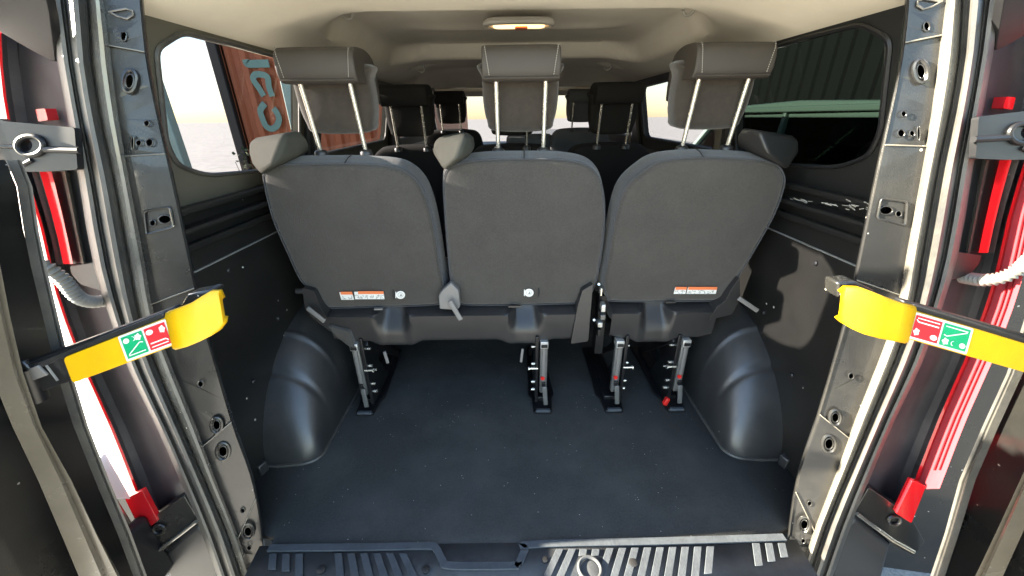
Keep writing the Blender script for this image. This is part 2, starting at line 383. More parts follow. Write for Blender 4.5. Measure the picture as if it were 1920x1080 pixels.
# ---------------- side walls with windows
def wx(z): return .885 if z < .86 else .885-.26*(z-.86)
WIN = [[(.953, 1.02), (.953, 1.20), (1.03, 1.243), (1.20, 1.246), (1.56, 1.24), (1.58, .92), (1.35, .905), (1.07, .925), (.975, .965)],
       [(1.74, 1.225), (2.66, 1.215), (2.70, .93), (1.74, .92)],
       [(2.95, 1.21), (3.55, 1.19), (3.80, .93), (2.95, .92)]]
WR = [[.02, .02, .03, .02, .03, .03, .03, .05, .03], [.05]*4, [.05]*4]
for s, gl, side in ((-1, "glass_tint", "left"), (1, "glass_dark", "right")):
    mp = lambda a, b, s=s: Vector((s*wx(b), a, b))
    low = [(.745, -.05), (4.25, -.05), (4.25, .86), (.83, .86)]
    plate("side_wall", low, [], mp, "wall_panel", van, .05)
    holes = [[(v.x, v.y) for v in rounded([(a, b, 0) for a, b in w], r, 4)] for w, r in zip(WIN, WR)]
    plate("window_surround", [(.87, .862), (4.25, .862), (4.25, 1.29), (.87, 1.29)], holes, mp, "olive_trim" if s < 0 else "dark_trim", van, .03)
    MB().box((s*.985, 2.68, -.02), (.02, 3.7, .9)).out("outer_side_panel", "paint", van)
    for w, h in zip(WIN, holes):
        fr = MB().tube([Vector((s*(wx(b)-.018), a, b)) for a, b in h], .006, 6, closed=True).out("window_seal", "rubber", van)
        if s > 0: fr.data.materials[0] = M["plastic_black"]
        n = len(h); V = [Vector((s*(wx(b)+.008), a, b)) for a, b in h]
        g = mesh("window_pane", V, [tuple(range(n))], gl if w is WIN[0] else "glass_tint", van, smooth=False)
    # ledges and swages under the window
    for (z, d, hh) in ((.855, .030, .018), (.812, .045, .014), (.765, .022, .02)):
        MB().box((s*(.86-d/2), 1.55, z), (d, 1.55, hh)).out("wall_swage", "wall_panel", van, bevel=.006, seg=3)
    MB().box((s*.857, 1.6, .70), (.006, 1.6, .003)).out("panel_seam", "zinc", van)
    for (y, z) in ((1.05, .66), (1.2, .42), (1.42, .66), (1.0, .30), (1.3, .30), (1.9, .66)):
        MB().tube([(s*.862, y, z), (s*.855, y, z), (s*.852, y, z)], [.008, .008, .005], 12).out("trim_clip", "plastic_black", van)
# scratched paint along the right ledge
mb = MB()
for k in range(26):
    t = k/25; a = HX(lerp(1478, 1640, t)+random.uniform(-3, 3), lerp(372, 392, t)+random.uniform(-3, 3), .826)
    if random.random() < .6: mb.bar(a, a+Vector((0, -random.uniform(.008, .03), random.uniform(-.004, .004))), random.uniform(.0008, .002), random.uniform(.0008, .0025))
for k in range(12):
    a = HX(1600+random.uniform(-15, 35), 383+random.uniform(-10, 10), .826); mb.bar(a, a+Vector((0, -.01, random.uniform(-.006, .006))), .001, .002)
mb.out("scratch_marks", "scratch", van)
# ---------------- wheel arches
for s in (-1, 1):
    rows = []
    HT = [(.938, .0), (.942, .04), (.955, .095), (1.03, .185), (1.13, .275), (1.25, .345), (1.38, .385), (1.5, .395), (1.62, .37), (1.76, .29), (1.90, .18), (2.02, .0)]
    def arch_foot(y):
        q = max(0.0, min(1.0, (y-.938)/.06)); return .203*(.62+.38*(1-(1-q)**2.4)**.5) if q > 0 else .203*.62
    ysA = [.938, .939, .941, .944, .948, .953, .960, .968]+[.975+i*.0075 for i in range(60)]+[1.43+i*.03 for i in range(21)]
    for y in ysA:
        u_ = min(1.0, max(0.0, (y-.938)/.52)); hz = max(.001, .395*math.sin(math.pi/2*u_**.60) if y < 1.458 else .395*max(0, 1-((y-1.458)/.58)**2.2))
        foot = arch_foot(y); row = []
        for j in range(25):
            a = j/24*math.pi/2; e = 2/2.7
            xx = foot*(math.cos(a)**e); zz = hz*(math.sin(a)**e)
            # two pressed bands across the ramp
            dy = .006*(math.exp(-((y-1.22)/.010)**2)-math.exp(-((y-1.09)/.010)**2))*sstep(.0, .5, a/1.57)
            row.append(Vector((s*(.895-xx*(1+dy*2)), y-dy*.6, zz+dy)))
        rows.append(row)
    o = grid("wheel_arch_cover", rows, "arch", van)
    # rolled foot flange on the floor
    P = []
    for i in range(46):
        y = .940+.0004*i*i*1.25+.002*i
        if y > 1.95: break
        P.append(Vector((s*(.895-arch_foot(y)-.003), y, .004)))
    P = [Vector((s*.88, .934, .004)), Vector((s*.80, .934, .004))]+P
    MB().tube(P, .0055, 6).out("arch_beading", "rubber", van)
    q = HZ(485 if s < 0 else 1470, 868, .0)
    MB().box((s*.86, .915, .02), (.03, .03, .04), Matrix.Rotation(RAD(20*s), 3, 'Z')).out("arch_bracket", "arch", van, bevel=.004)
# ---------------- ceiling
def cz(x, y):
    ax = abs(x)
    base = 1.252+(1.332-1.252)*(1-sstep(.42, .83, ax)**1.0)
    hw = .60; y0, y1 = 1.30, 2.25
    dx = ax-hw*1.0; dy = max(y0-y, y-y1)
    d = math.hypot(max(dx+.16, 0), max(dy+.16, 0))+min(max(dx+.16, dy+.16), 0)-.16
    base += .065*(1-sstep(-.045, .015, d))
    if y > 2.5: base -= .045*sstep(2.9, 3.3, y)*(1-sstep(.3, .8, ax)*.6)
    base += .018*math.exp(-((y-2.75)/.10)**2)*(1-sstep(.3, .6, ax))-.012*math.exp(-((y-1.86)/.05)**2)*(1-sstep(.3, .5, ax))
    # shallow dishes round the coat hooks
    for hx, hy in ((-.545, 1.475), (.545, 1.475), (-.52, 2.45), (.52, 2.45)):
        r = math.hypot(x-hx, (y-hy)*1.2); base += .016*(1-sstep(.04, .075, r))
    return base
ys = [.85+i*.0175 for i in range(105)]+[2.67+i*.06 for i in range(22)]
xs = [-.83+i*.0166 for i in range(101)]
grid("ceiling_lining", [[Vector((x, y, cz(x, y))) for x in xs] for y in ys], "headliner", van)
mesh("roof", [(-.84, .83, 1.45), (.84, .83, 1.45), (.84, 4.1, 1.45), (-.84, 4.1, 1.45)], [(0, 1, 2, 3)], "paint", van, smooth=False, solid=.03)
for s in (-1, 1):
    mesh("roof_side_rail", [(s*.83, .83, 1.45), (s*.83, 4.1, 1.45), (s*.81, 4.1, 1.27), (s*.81, .87, 1.27)], [(0, 1, 2, 3)], "paint", van, smooth=False, solid=.03)
MB().box((0, .86, 1.39), (1.66, .05, .12)).out("rear_header", "paint", van, bevel=.01)
# dome lamp
dl = HZ(973, 37, 1.372)
d0 = MB().tube([dl+Vector((.115*math.copysign(abs(math.cos(t))**.6, math.cos(t)), .042*math.copysign(abs(math.sin(t))**.8, math.sin(t)), -.010)) for t in [2*math.pi*i/40 for i in range(40)]], .012, 8, closed=True).out("ceiling_lamp", "beige_plastic", van)
MB().prism(rounded([dl+Vector((a*.108, b*.040, -.004)) for a, b in ((-1, -1), (1, -1), (1, 1), (-1, 1))], .03, 5), (0, 0, -.010)).out("lamp_base", "beige_plastic", d0)
pts = rounded([dl+Vector((a*.092, b*.030, -.014)) for a, b in ((-1, -1), (1, -1), (1, 1), (-1, 1))], .028, 6)
MB().prism(pts, (0, 0, -.008)).out("lamp_lens", "lamp_glow", d0, bevel=.003)
MB().box(dl+Vector((.008, -.004, -.026)), (.045, .034, .008)).out("lamp_switch", "sticker_orange", d0, bevel=.004)
d0["label"] = "lit ceiling lamp glowing warm"
M["sw"] = M["sticker_orange"]
# coat hooks
for hx, hy in ((-.545, 1.475), (.545, 1.475), (-.52, 2.45), (.52, 2.45)):
    z = cz(hx, hy); r = .018
    MB().tube([Vector((hx+r*math.sin(t), hy-.012*math.cos(t), z-.006-r*(1-math.cos(t)))) for t in [-.2+i*.35 for i in range(14)]], .0045, 8).out("coat_hook", "beige_plastic", van)
# sun visor / header and windscreen
MB().box((0, 3.62, 1.265), (1.5, .03, .03)).out("windscreen_header", "beige_plastic", van, bevel=.01)
for s in (-1, 1):
    MB().box((s*.40, 3.50, 1.245), (.55, .16, .022), Matrix.Rotation(RAD(-12), 3, 'X')).out("sun_visor", "headliner", van, bevel=.008)
    MB().bar((s*.80, 4.30, .82), (s*.74, 3.60, 1.28), .07, .06).out("windscreen_post", "plastic", van, bevel=.015)
mesh("windscreen", [(-.78, 4.32, .82), (.78, 4.32, .82), (.72, 3.62, 1.28), (-.72, 3.62, 1.28)], [(0, 1, 2, 3)], "glass_clear", van, smooth=False)
MB().box((0, 4.05, .68), (1.6, .55, .30)).out("dashboard", "plastic_black", van, bevel=.05, seg=3)
MB().box((0, 4.35, .2), (1.76, .05, 1.2)).out("bulkhead", "plastic_black", van)
for s in (-1, 1):
    # pillars between the windows, inside trim
    MB().bar((s*.850, 1.66, .86), (s*.775, 1.66, 1.26), .03, .10, (0, 1, 0)).out("pillar_trim", "plastic", van, bevel=.012)
    MB().bar((s*.850, 2.83, .86), (s*.775, 2.83, 1.26), .03, .14, (0, 1, 0)).out("pillar_trim", "plastic", van, bevel=.012)
    # hanging seat belt on the pillar
    MB().bar((s*.80, 1.66, 1.20), (s*.835, 1.66, .45), .045, .004, (s, 0, 0)).out("seat_belt", "belt", van)
    MB().bar((s*.775, 2.83, 1.22), (s*.815, 2.83, .55), .045, .004, (s, 0, 0)).out("seat_belt", "belt", van)
    # grab handle by the windscreen
    P = [Vector((s*.62, 3.30, 1.27)), Vector((s*.60, 3.29, 1.235)), Vector((s*.59, 3.33, 1.215)), Vector((s*.58, 3.42, 1.21)), Vector((s*.59, 3.47, 1.25))]
    MB().tube(catmull(P, 4, False), .011, 8).out("grab_handle", "plastic_light", van)

# ---------------- rear pillars (left measured, right mirrored)
YS = [-60, 0, 60, 120, 180, 230, 280, 330, 380, 430, 500, 550, 600, 650, 700, 750, 800, 850, 900, 950, 1000, 1040, 1080, 1130]
S0 = [(-60, 78), (0, 88), (120, 108), (230, 128), (330, 146), (500, 176), (600, 207), (700, 244), (800, 293), (900, 337), (1000, 378), (1080, 407)]
S1 = [(-60, 155), (0, 165), (120, 172), (230, 190), (330, 212), (500, 243), (600, 262), (700, 298), (800, 340), (900, 383), (1000, 425), (1080, 452)]
F1 = [(-60, 183), (0, 193), (120, 207), (230, 222), (330, 240), (500, 272), (600, 290), (700, 326), (800, 367), (900, 404), (1000, 444), (1080, 470)]
P1 = [(-60, 258), (0, 262), (120, 275), (230, 297), (330, 320), (500, 356), (600, 378), (700, 407), (800, 437), (900, 472), (1000, 490), (1080, 497)]
def dp(x, y, off, s):
    f1, p1 = interp(F1, y), interp(P1, y)
    off += .022*max(0.0, min(1.15, (x-f1)/(p1-f1)))      # the panel face turns inwards
    p = HY(x, y, .66+off, .14); return Vector((s*-p.x, p.y, p.z))
def strip(name, A, B, prof, m, s, parent, rows=YS, **k):
    """vertical strip between the measured columns A and B; prof lists (fraction, depth offset)"""
    R = [[dp(lerp(interp(A, y), interp(B, y), t), y, o, s) for t, o in prof] for y in rows]
    o = grid(name, R, m, parent, **k); return o
SEGS = [(-80, -80, 84, 97), (84, 97, 293, 288), (293, 288, 572, 540), (572, 540, 839, 791), (839, 791, 1013, 935), (1013, 935, 1150, 1150)]
HOLES = [(243, 152, 7, 12, .1), (232, 68, 5, 8, 0), (248, 268, 2.5, 12, 0), (260, 268, 4.5, 5, 0), (280, 267, 6, 6.5, 0), (275, 231, 4.5, 5, 0),
         (286, 418, 5, 5, 0), (309, 411, 11, 7, 0), (376, 720, 4.5, 5, 0), (406, 797, 6, 8, 0), (418, 846, 7, 9, 0), (465, 996, 6, 8, 0), (455, 957, 3.5, 4, 0), (467, 1027, 3.5, 4, 0)]
RINGED = (0, 9, 10, 11)
for s in (-1, 1):
    for k, (a0, b0, a1, b1) in enumerate(SEGS):
        lf = lambda y: (interp(F1, y)-4, y)
        rtp = lambda y: (interp(P1, y), y)
        n = 6
        out = [lf(lerp(a0, a1, i/n)) for i in range(n+1)]+[rtp(lerp(b1, b0, i/n)) for i in range(n+1)]
        hs = [ellipse(x, y, rx, ry, 14, ro) for (x, y, rx, ry, ro) in HOLES if lerp(a0, b0, .5) < y < lerp(a1, b1, .5)]
        off = (0.0, .004, 0.0, .004, 0.0, .004)[k]
        plate("pillar_panel", out, hs, lambda a, b, s=s, off=off: dp(a, b, off, s), "paint", van, .003, bevel=.001)
        # folded lap edge with the light it catches painted in
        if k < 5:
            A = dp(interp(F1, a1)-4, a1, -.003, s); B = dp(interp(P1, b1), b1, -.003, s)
            MB().bar(A, B, .0035, .003).out("lap_edge", "lit_flange_paint", van, bevel=.001)
    for k, (x, y, rx, ry, ro) in enumerate(HOLES):
        for (kk, sc, o, r) in ((0, 1.08, -.003, .0012),) + (((1, 1.75, -.0025, .0035),) if k in RINGED else ()):
            P = [dp(a, b, o, s) for a, b in ellipse(x, y, rx*sc+.3, ry*sc+.3, 20, ro)]
            MB().tube(P, r, 6, closed=True).out("hole_rim", "paint", van)
    # pressed fastening tab
    P = rounded([dp(a, b, -.004, s) for a, b in ((270, 396), (318, 388), (326, 425), (274, 440))], .006, 3)
    P2 = [p-Vector((0, .003, 0)) for p in P]
    MB().tube(P, .0022, 6, closed=True).out("tab_edge", "paint", van)
    # pressed outline at the top
    P = [dp(a, b, -.004, s) for a, b in ((203, 22), (236, 16), (248, 20), (249, 28), (238, 35), (222, 31), (205, 22))]
    MB().tube(P, .0018, 6).out("pressed_bead", "lit_flange_paint", van)
    # black sheet as painted shade behind the panel holes, and the inward return
    strip("cavity_shade", F1, P1, [(-.2, .05), (.5, .06), (1.0, .055)], "black_metal", s, van)
    R = [[dp(interp(P1, y), y, 0, s)+Vector((0, dyy, 0))+Vector((s*dx, 0, 0)) for dyy, dx in ((0, 0), (.004, -.001), (.012, .003), (.02, .012))] for y in YS]
    grid("pillar_return", R, "paint", van)
    R = [[Vector((s*-1*-abs(dp(interp(P1, y), y, 0, s).x+0), 0, 0))*0+dp(interp(P1, y), y, 0, s)+Vector((s*.012, .02, 0)), Vector((s*.885, dp(interp(P1, y), y, 0, s).y+.085, dp(interp(P1, y), y, 0, s).z))] for y in YS]
    grid("pillar_side_closer", R, "wall_panel", van)
    # flange, seal with two lips
    strip("door_flange", S1, F1, [(-.15, .02), (0, -.004), (.25, -.016), (.5, -.02), (.75, -.016), (1.0, -.004), (1.08, .006)], "lit_flange_paint", s, van)
    sealprof = [(0, .03), (.0, -.005), (.06, -.02), (.2, -.026), (.32, -.022), (.38, -.004), (.42, -.003), (.48, -.02), (.62, -.031), (.76, -.027), (.84, -.012), (.90, -.008), (.96, -.010), (1.02, .0)]
    strip("door_seal", S0, S1, sealprof, "rubber", s, van)
    # corner pocket panel from the seal out to the lamp
    PK = [(-60, -30), (0, -5), (120, 5), (230, 20), (330, 52), (430, 82), (542, 108), (604, 128), (649, 145), (720, 175), (780, 203), (850, 232), (930, 263), (1000, 292), (1080, 325)]
    strip("corner_pocket", PK, S0, [(.0, .012), (.1, .035), (.3, .05), (.5, .05), (.75, .035), (.95, .02), (1.05, .012)], "paint_reflect", s, van)
    # tail lamp strip
    lamp = strip("tail_lamp", [(y, x-14) for y, x in PK], PK, [(-.1, .012), (.1, .0), (.6, -.004), (1.0, .0), (1.0, .03)], "lens_red", s, van, rows=[y for y in YS if 60 <= y <= 950])
    LW = [(y, x-50) for y, x in PK]; LM = [(y, x-6) for y, x in PK]
    strip("lamp_lens", LW, LM, [(0, -.058), (.15, -.052), (.5, -.030), (.85, -.008), (1.0, .006)], "lens_white" if s < 0 else "lens_pink", s, lamp, rows=[y for y in YS if 60 <= y <= 930]+[935], label="lens with sunlit white painted in" if s < 0 else "lens with shaded pink painted in")
    for t in ((.3, .5) if s > 0 else (.55,)):
        R = [[dp(lerp(interp(LW, y), interp(LM, y), t+d), y, o-.060+.060*t, s) for d, o in ((-.05, .004), (0, -.006), (.05, .004))] for y in YS if 60 <= y <= 900]
        grid("lamp_rib", R, "lens_red" if s > 0 else "lens_pink", lamp)
    P = [dp(a, b, -.020, s) for a, b in ((234, 936), (266, 920), (296, 977), (265, 999))] if s < 0 else [dp(a, b, -.028, s) for a, b in ((238, 930), (264, 919), (294, 980), (266, 999))]
    MB().prism(rounded(P, .004, 3), (0, .012, 0)).out("lamp_end", "lens_red", lamp, bevel=.002, label="solid red lower end of lamp")
    # dark hinge recess with a red inner lamp strip
    RC = [(y, interp(PK, y)+10) for y in (300, 350, 400, 450, 500, 520)]
    S0i = [(y, interp(S0, y)+4) for y in (300, 350, 400, 450, 500, 520)]
    RW = [318, 350, 400, 450, 495]
    strip("hinge_recess", RC, S0i, [(0, .004), (.15, .012), (.5, .012), (.9, .008), (1, .004)], "plastic_black", s, van, rows=RW)
    strip("inner_lamp", RC, S0i, [(.16, .01), (.17, -.004), (.42, -.004), (.43, .01)], "lens_red", s, van, rows=RW)
    strip("recess_rib", RC, S0i, [(.62, .01), (.70, -.004), (.78, .01)], "lit_flange_paint", s, van, rows=RW)
    P = rounded([dp(a, b, .0, s) for a, b in ((66, 205), (84, 203), (90, 225), (72, 228))], .002, 2)
    MB().prism(P, (0, .02, 0)).out("inner_lamp", "lens_red", van)
    P = [dp(a, b, .004, s) for a, b in ((128, 498), (180, 488), (190, 520), (192, 548), (150, 535), (132, 515))]
    MB().prism(rounded(P, .006, 3), (0, .02, 0)).out("hinge_cover", "plastic_black", van, bevel=.004)
    # upper hinge arm with hole
    hy = lambda a, b, s=s: dp(a, b, -.045, s)
    plate("hinge_arm", [(v.x, v.y) for v in rounded([(-60, 222, 0), (8, 222, 0), (14, 228, 0), (60, 232, 0), (146, 240, 0), (152, 318, 0), (90, 322, 0), (-60, 322, 0)], 5, 3)], [ellipse(57, 273, 11, 11, 16)], hy, "moulding", van, .012, bevel=.003)
    MB().tube([dp(a, b, -.054, s) for a, b in ellipse(57, 273, 25, 18, 24)], .0045, 8, closed=True).out("hinge_ring", "moulding", van)
    MB().tube([dp(a, b, -.052, s) for a, b in ((-60, 272), (30, 275))], .004, 8).out("hinge_rib", "moulding", van)
    MB().tube([dp(a, b, -.052, s) for a, b in ((82, 280), (150, 282))], .006, 8).out("hinge_rib", "moulding", van)
    MB().tube([dp(a, b, -.052, s) for a, b in ((-60, 309), (40, 310), (60, 300))], .004, 8).out("hinge_rib", "moulding", van)
    # glossy roof corner moulding at the top
    P = [dp(a, b, o, s) for a, b, o in ((-80, -70, -.11), (70, -70, -.11), (92, 20, -.065), (104, 118, .0), (60, 95, -.015), (14, 68, -.035), (-20, 48, -.05), (-80, 20, -.07))]
    MB().prism(rounded(P, .008, 3), (0, .015, 0)).out("roof_corner_moulding", "moulding", van, bevel=.004, seg=3)
    # bottom corner bracket of the bumper, with bolt and lip
    P = [dp(a, b, -.015, s) for a, b in ((268, 985), (300, 962), (345, 930), (372, 975), (330, 1010), (300, 1040), (262, 1060), (240, 1035))]
    MB().prism(rounded(P, .006, 3), (0, .03, 0)).out("corner_bracket", "paint", van, bevel=.005, seg=3)
    MB().tube([dp(a, b, -.019, s) for a, b in ellipse(298, 993, 11, 8, 18)], .004, 8, closed=True).out("bracket_ring", "paint", van)
    MB().tube([dp(a, b, -.020, s) for a, b in ((262, 1052), (300, 1030), (340, 1000), (368, 978))], .005, 8).out("bracket_lip", "lit_flange_paint", van)
    P = [dp(a, b, .0, s) for a, b in ((300, 1040), (366, 982), (400, 1010), (425, 1120), (330, 1150))]
    MB().prism(P, (0, .08, 0)).out("bumper_corner", "plastic", van, bevel=.015, seg=3)
    if s < 0: MB().box((-1.035, .59, .13), (.03, .16, .48)).out("sun_blocker_outer", "black_metal", van, bevel=.01)  # added block outside the lamp, keeps sun off the sill
    if s < 0: MB().box((s*.975, .600, .05), (.03, .12, .20)).out("sun_blocker_low", "black_metal", van, bevel=.01)  # added block, closes the gap where sun reached the sill
    mesh("outer_corner_skin", [dp(-120, -60, .02, s)+Vector((0, 0, 0)), dp(-120, 1150, .02, s), Vector((s*.99, .8, -.3)), Vector((s*.93, .9, 1.35))], [(0, 1, 2, 3)], "paint", van, smooth=False)

# ---------------- wiring hoses (ribbed)
def hose(P, s):
    P = [dp(x, y, o, s) for x, y, o in P]; Q = catmull(P, 24, False)
    QQ = []; L = 0; lens_ = [0]
    for a, b in zip(Q, Q[1:]): L += (b-a).length; lens_.append(L)
    n = int(L/.0016); path = []; rad = []; j = 0
    for i in range(n+1):
        t = L*i/n
        while j < len(lens_)-2 and lens_[j+1] < t: j += 1
        f = (t-lens_[j])/max(1e-9, lens_[j+1]-lens_[j]); path.append(Q[j].lerp(Q[j+1], f))
        rad.append(.0115+.0022*math.cos(i*math.pi/2.5))
    h = MB().tube(path, rad, 14).out("wiring_hose", "hose", van)
    e = MB().tube([path[0]-(path[6]-path[0]), path[0], path[4]], [.020, .018, .014], 14).out("hose_boot", "plastic_black", h)
hose([(52, 488, -.09), (85, 500, -.085), (118, 525, -.07), (145, 556, -.05), (175, 566, -.02), (215, 560, .02)], -1)
hose([(-20, 478, -.09), (30, 497, -.08), (62, 525, -.06), (95, 542, -.045), (130, 546, -.02), (165, 540, .02)], 1)

# ---------------- rear doors, opened outwards
def door(s, base, cols, lab):
    nrm = (1, 0, s*.17); p0 = (s*base, 0, 0)
    def H(x, y, d=0): p = hp(x if s < 0 else x, y, p0, nrm); return p+Vector((s*d, 0, 0))
    rows = cols['rows']
    def c(name, y): return interp(cols[name], y)
    A = [H(c('D0', y), y) for y in rows]
    far = [Vector((s*(base-.17*p.z)+s*.03, -.12, p.z)) for p in A]
    d = grid("rear_door", [[a, b] for a, b in zip([p+Vector((s*.012, 0, 0)) for p in A], far)], "paint", van, solid=.04, offset=1 if s > 0 else -1)
    d["label"] = lab
    def dstrip(nm, a, b, prof, m):
        R = [[H(lerp(c(a, y), c(b, y), t), y, -o) for t, o in prof] for y in rows]
        return grid(nm, R, m, d)
    tp = [A[0], Vector((s*(base-.17*1.30), A[0].y, 1.30)), Vector((s*(base-.17*1.30)+s*.03, -.12, 1.30)), far[0]]
    mesh("door_window", tp, [(0, 1, 2, 3)], "glass_door", d, smooth=False)
    MB().bar(tp[1], tp[2], .05, .06).bar(tp[2], far[-1], .05, .05, (s, 0, 0)).out("door_frame", "paint", d, bevel=.008)
    dstrip("door_edge_seal", 'D0', 'DS', [(0, -.01), (0, .006), (.2, .014), (.4, .012), (.5, .003), (.6, .012), (.85, .014), (1, .0)], "rubber")
    dstrip("door_inner_flange", 'D1', 'D2', [(0, -.01), (.08, .010), (.25, .016), (.38, .008), (.45, .006), (.55, .016), (.75, .018), (.85, .008), (1, -.01)], "door_flange")
    return d, H
rowsL = [300, 350, 430, 500, 600, 700, 800, 900, 1000, 1080, 1140]
cL = dict(rows=rowsL, D0=[(300, 25), (350, 46), (430, 58), (500, 74), (600, 98), (700, 124), (800, 155), (900, 195), (1000, 238), (1080, 268)],
          DS=[(300, 12), (350, 32), (430, 44), (500, 58), (600, 82), (700, 106), (800, 138), (900, 178), (1000, 220), (1080, 250)],
          D1=[(300, -50), (350, -40), (500, -10), (600, 10), (700, 34), (800, 68), (900, 128), (1000, 178), (1080, 222)],
          D2=[(300, -90), (350, -80), (500, -50), (600, -30), (700, -5), (800, 35), (900, 82), (1000, 124), (1080, 157)])
doorL, HL = door(-1, .93, cL, "black door on the left with flange tinted tan for sun reflection")
rowsR = [200, 350, 500, 600, 700, 800, 900, 1000, 1080, 1140]
cR = dict(rows=rowsR, D0=[(200, 2040), (350, 2000), (500, 1960), (600, 1930), (710, 1893), (800, 1850), (887, 1810), (1010, 1775), (1080, 1750)],
          DS=[(200, 2060), (350, 2020), (500, 1982), (600, 1952), (710, 1914), (800, 1872), (887, 1834), (1010, 1795), (1080, 1772)],
          D1=[(200, 2140), (600, 2030), (800, 1965), (917, 1912), (1000, 1872), (1080, 1832)],
          D2=[(200, 2170), (600, 2060), (800, 1998), (917, 1945), (1000, 1908), (1080, 1872)])
doorR, HR = door(1, 1.04, cR, "black door on the right with dusty inner face")

# ---------------- yellow door check arms
def arm(s, P0, P1, hookpts, stick, dpt, lab):
    """flat arm from door to body: P0/P1 centre px ends of straight part"""
    def W(x, y, o=0): return HY(x, y, dpt+o)
    (x0, y0), (x1, y1) = P0, P1
    dx, dy = x1-x0, y1-y0; L = math.hypot(dx, dy); ux, uy = dx/L, dy/L; nx, ny = -uy, ux
    if ny > 0: nx, ny = -nx, -ny
    def Q(a, b, o=0): return W(x0+ux*a+nx*b, y0+uy*a+ny*b, o)
    bar = MB().prism([Q(-70, -22), Q(L+20, -22), Q(L+20, 40), Q(-70, 40)], (0, .018, 0)).out("door_check_arm", "plastic_black", van, bevel=.003, label=lab)
    MB().prism([Q(-90, 20, -.003), Q(L, 27, -.003), Q(L, 38, -.003), Q(-90, 33, -.003)], (0, .01, 0)).out("arm_edge", "plastic", bar, bevel=.002)
    MB().prism(rounded([Q(12, -27, -.008), Q(L+5, -27, -.008), Q(L+5, 27, -.008), Q(12, 24, -.008)], [.008, .002, .002, .008], 4), (0, .01, 0)).out("yellow_sleeve", "yellow", bar, bevel=.003)
    hk = [W(x, y, -.014+o) for x, y, o in hookpts]
    n = len(hk)//2
    R = [[hk[i], hk[n+i]] for i in range(n)]
    # tip: swept band with rounded top and bottom edges
    rows = []
    for i in range(n):
        a, b = hk[i], hk[n+i]
        rows.append([a+Vector((0, .007, 0)), a+Vector((0, .002, 0)), a.lerp(b, .05), a.lerp(b, .5), a.lerp(b, .95), b+Vector((0, .002, 0)), b+Vector((0, .007, 0))])
    grid("yellow_hook_cover", rows, "yellow", bar, solid=.006, offset=0)
    # sticker
    a0, a1 = stick
    h = 25
    st = MB()
    st.prism(rounded([Q(a0, -h, -.0125), Q(a1, -h, -.0125), Q(a1, h, -.0125), Q(a0, h, -.0125)], .003, 3), (0, .002, 0), 0)
    mid = (a0+a1)/2
    cells = ((a0+4, mid-2, 1), (mid+2, a1-4, 2))
    for c0, c1, mi in cells:
        st.add([Q(c0, -h+4, -.0135), Q(c1, -h+4, -.0135), Q(c1, h-4, -.0135), Q(c0, h-4, -.0135)], [(0, 1, 2, 3)], mi)
        fl = 1 if s < 0 else -1
        def line(p, q, w):
            (ax, ay), (bx, by) = p, q
            ll = math.hypot(bx-ax, by-ay); tx, ty = -(by-ay)/ll*w, (bx-ax)/ll*w
            st.add([Q(ax+tx, ay+ty, -.0142), Q(bx+tx, by+ty, -.0142), Q(bx-tx, by-ty, -.0142), Q(ax-tx, ay-ty, -.0142)], [(0, 1, 2, 3)], 0)
        def blob(cx, cy, rx, ry, jag=0):
            P = [Q(cx+rx*math.cos(t)*(1+jag*math.cos(5*t)), cy+ry*math.sin(t)*(1+jag*math.cos(5*t)), -.0142) for t in [2*math.pi*i/20 for i in range(20)]]
            st.add(P, [tuple(range(20))], 0)
        w = c1-c0
        if mi == 1:
            line((c0+4, -16*fl), (c1-4, -16*fl), .9)
            line((c0+5, -14*fl), (c1-10, 2*fl), 1.0); line((c1-10, 2*fl), (c1-4, 0), 1.0)
            blob(c0+8, 12*fl, 6, 5); blob(c1-10, 12*fl, 6, 6, .18)
            P = [Q((c0+w*.5)+4*math.cos(t), 12*fl+4*math.sin(t), -.0142) for t in [-1.6+i*.35 for i in range(10)]]
            st.tube(P, .0005, 4, i=0)
        else:
            line((c0+4, -16*fl), (c1-4, -16*fl), .9); line((c0+4, -9*fl), (c1-7, -9*fl), 1.2); line((c1-7, -9*fl), (c1-3, -13*fl), 1.0)
            blob(c0+9, 12*fl, 7, 5); blob(c1-8, 10*fl, 5.5, 6.5, .16)
    st.out("instruction_sticker", "sticker_white", bar, smooth=False, mats=["sticker_white", "sticker_green", "sticker_red"], label="white edged sticker with green and red pictograms")
    return bar, Q, W, L
LH = [(312, 590, 0), (335, 582, 0), (358, 573, .0), (378, 560, .005), (395, 550, .012), (408, 548, .014), (413, 560, .018),
      (326, 654, 0), (348, 648, 0), (372, 638, 0), (392, 628, .005), (408, 618, .012), (417, 606, .014), (419, 596, .018)]
barL, QL, WL, LL = arm(-1, (115, 698), (318, 622), LH, (122, 217), .52, "black arm with yellow sleeve on the left")
RH = [(1716, 578, 0), (1690, 572, 0), (1662, 562, 0), (1635, 551, 0), (1612, 543, .005), (1590, 541, .012), (1580, 548, .018),
      (1700, 642, 0), (1676, 637, 0), (1650, 632, 0), (1622, 624, 0), (1600, 614, .006), (1583, 604, .012), (1574, 596, .018)]
barR, QR, WR_, LR = arm(1, (1990, 690), (1705, 608), RH, (178, 292), .52, "black arm with yellow sleeve on the right")
for (Wf, pts, br) in ((WL, ((330, 585), (350, 553), (390, 545), (400, 548), (380, 570), (345, 590)), barL), (WR_, ((1570, 560), (1572, 530), (1605, 528), (1640, 545), (1650, 560), (1600, 552)), barR)):
    MB().prism([Wf(x, y, .02) for x, y in pts], (0, .03, 0)).out("latch_hook", "paint", br, bevel=.004)
MB().bar(QL(-58, 16, -.004), QL(-30, 16, -.004), .004, .02).out("arm_pin", "plastic_light", barL, bevel=.001)
MB().bar(QL(-22, 22, -.006), QL(-12, -12, -.006), .0025, .002).out("arm_pin", "zinc", barL)
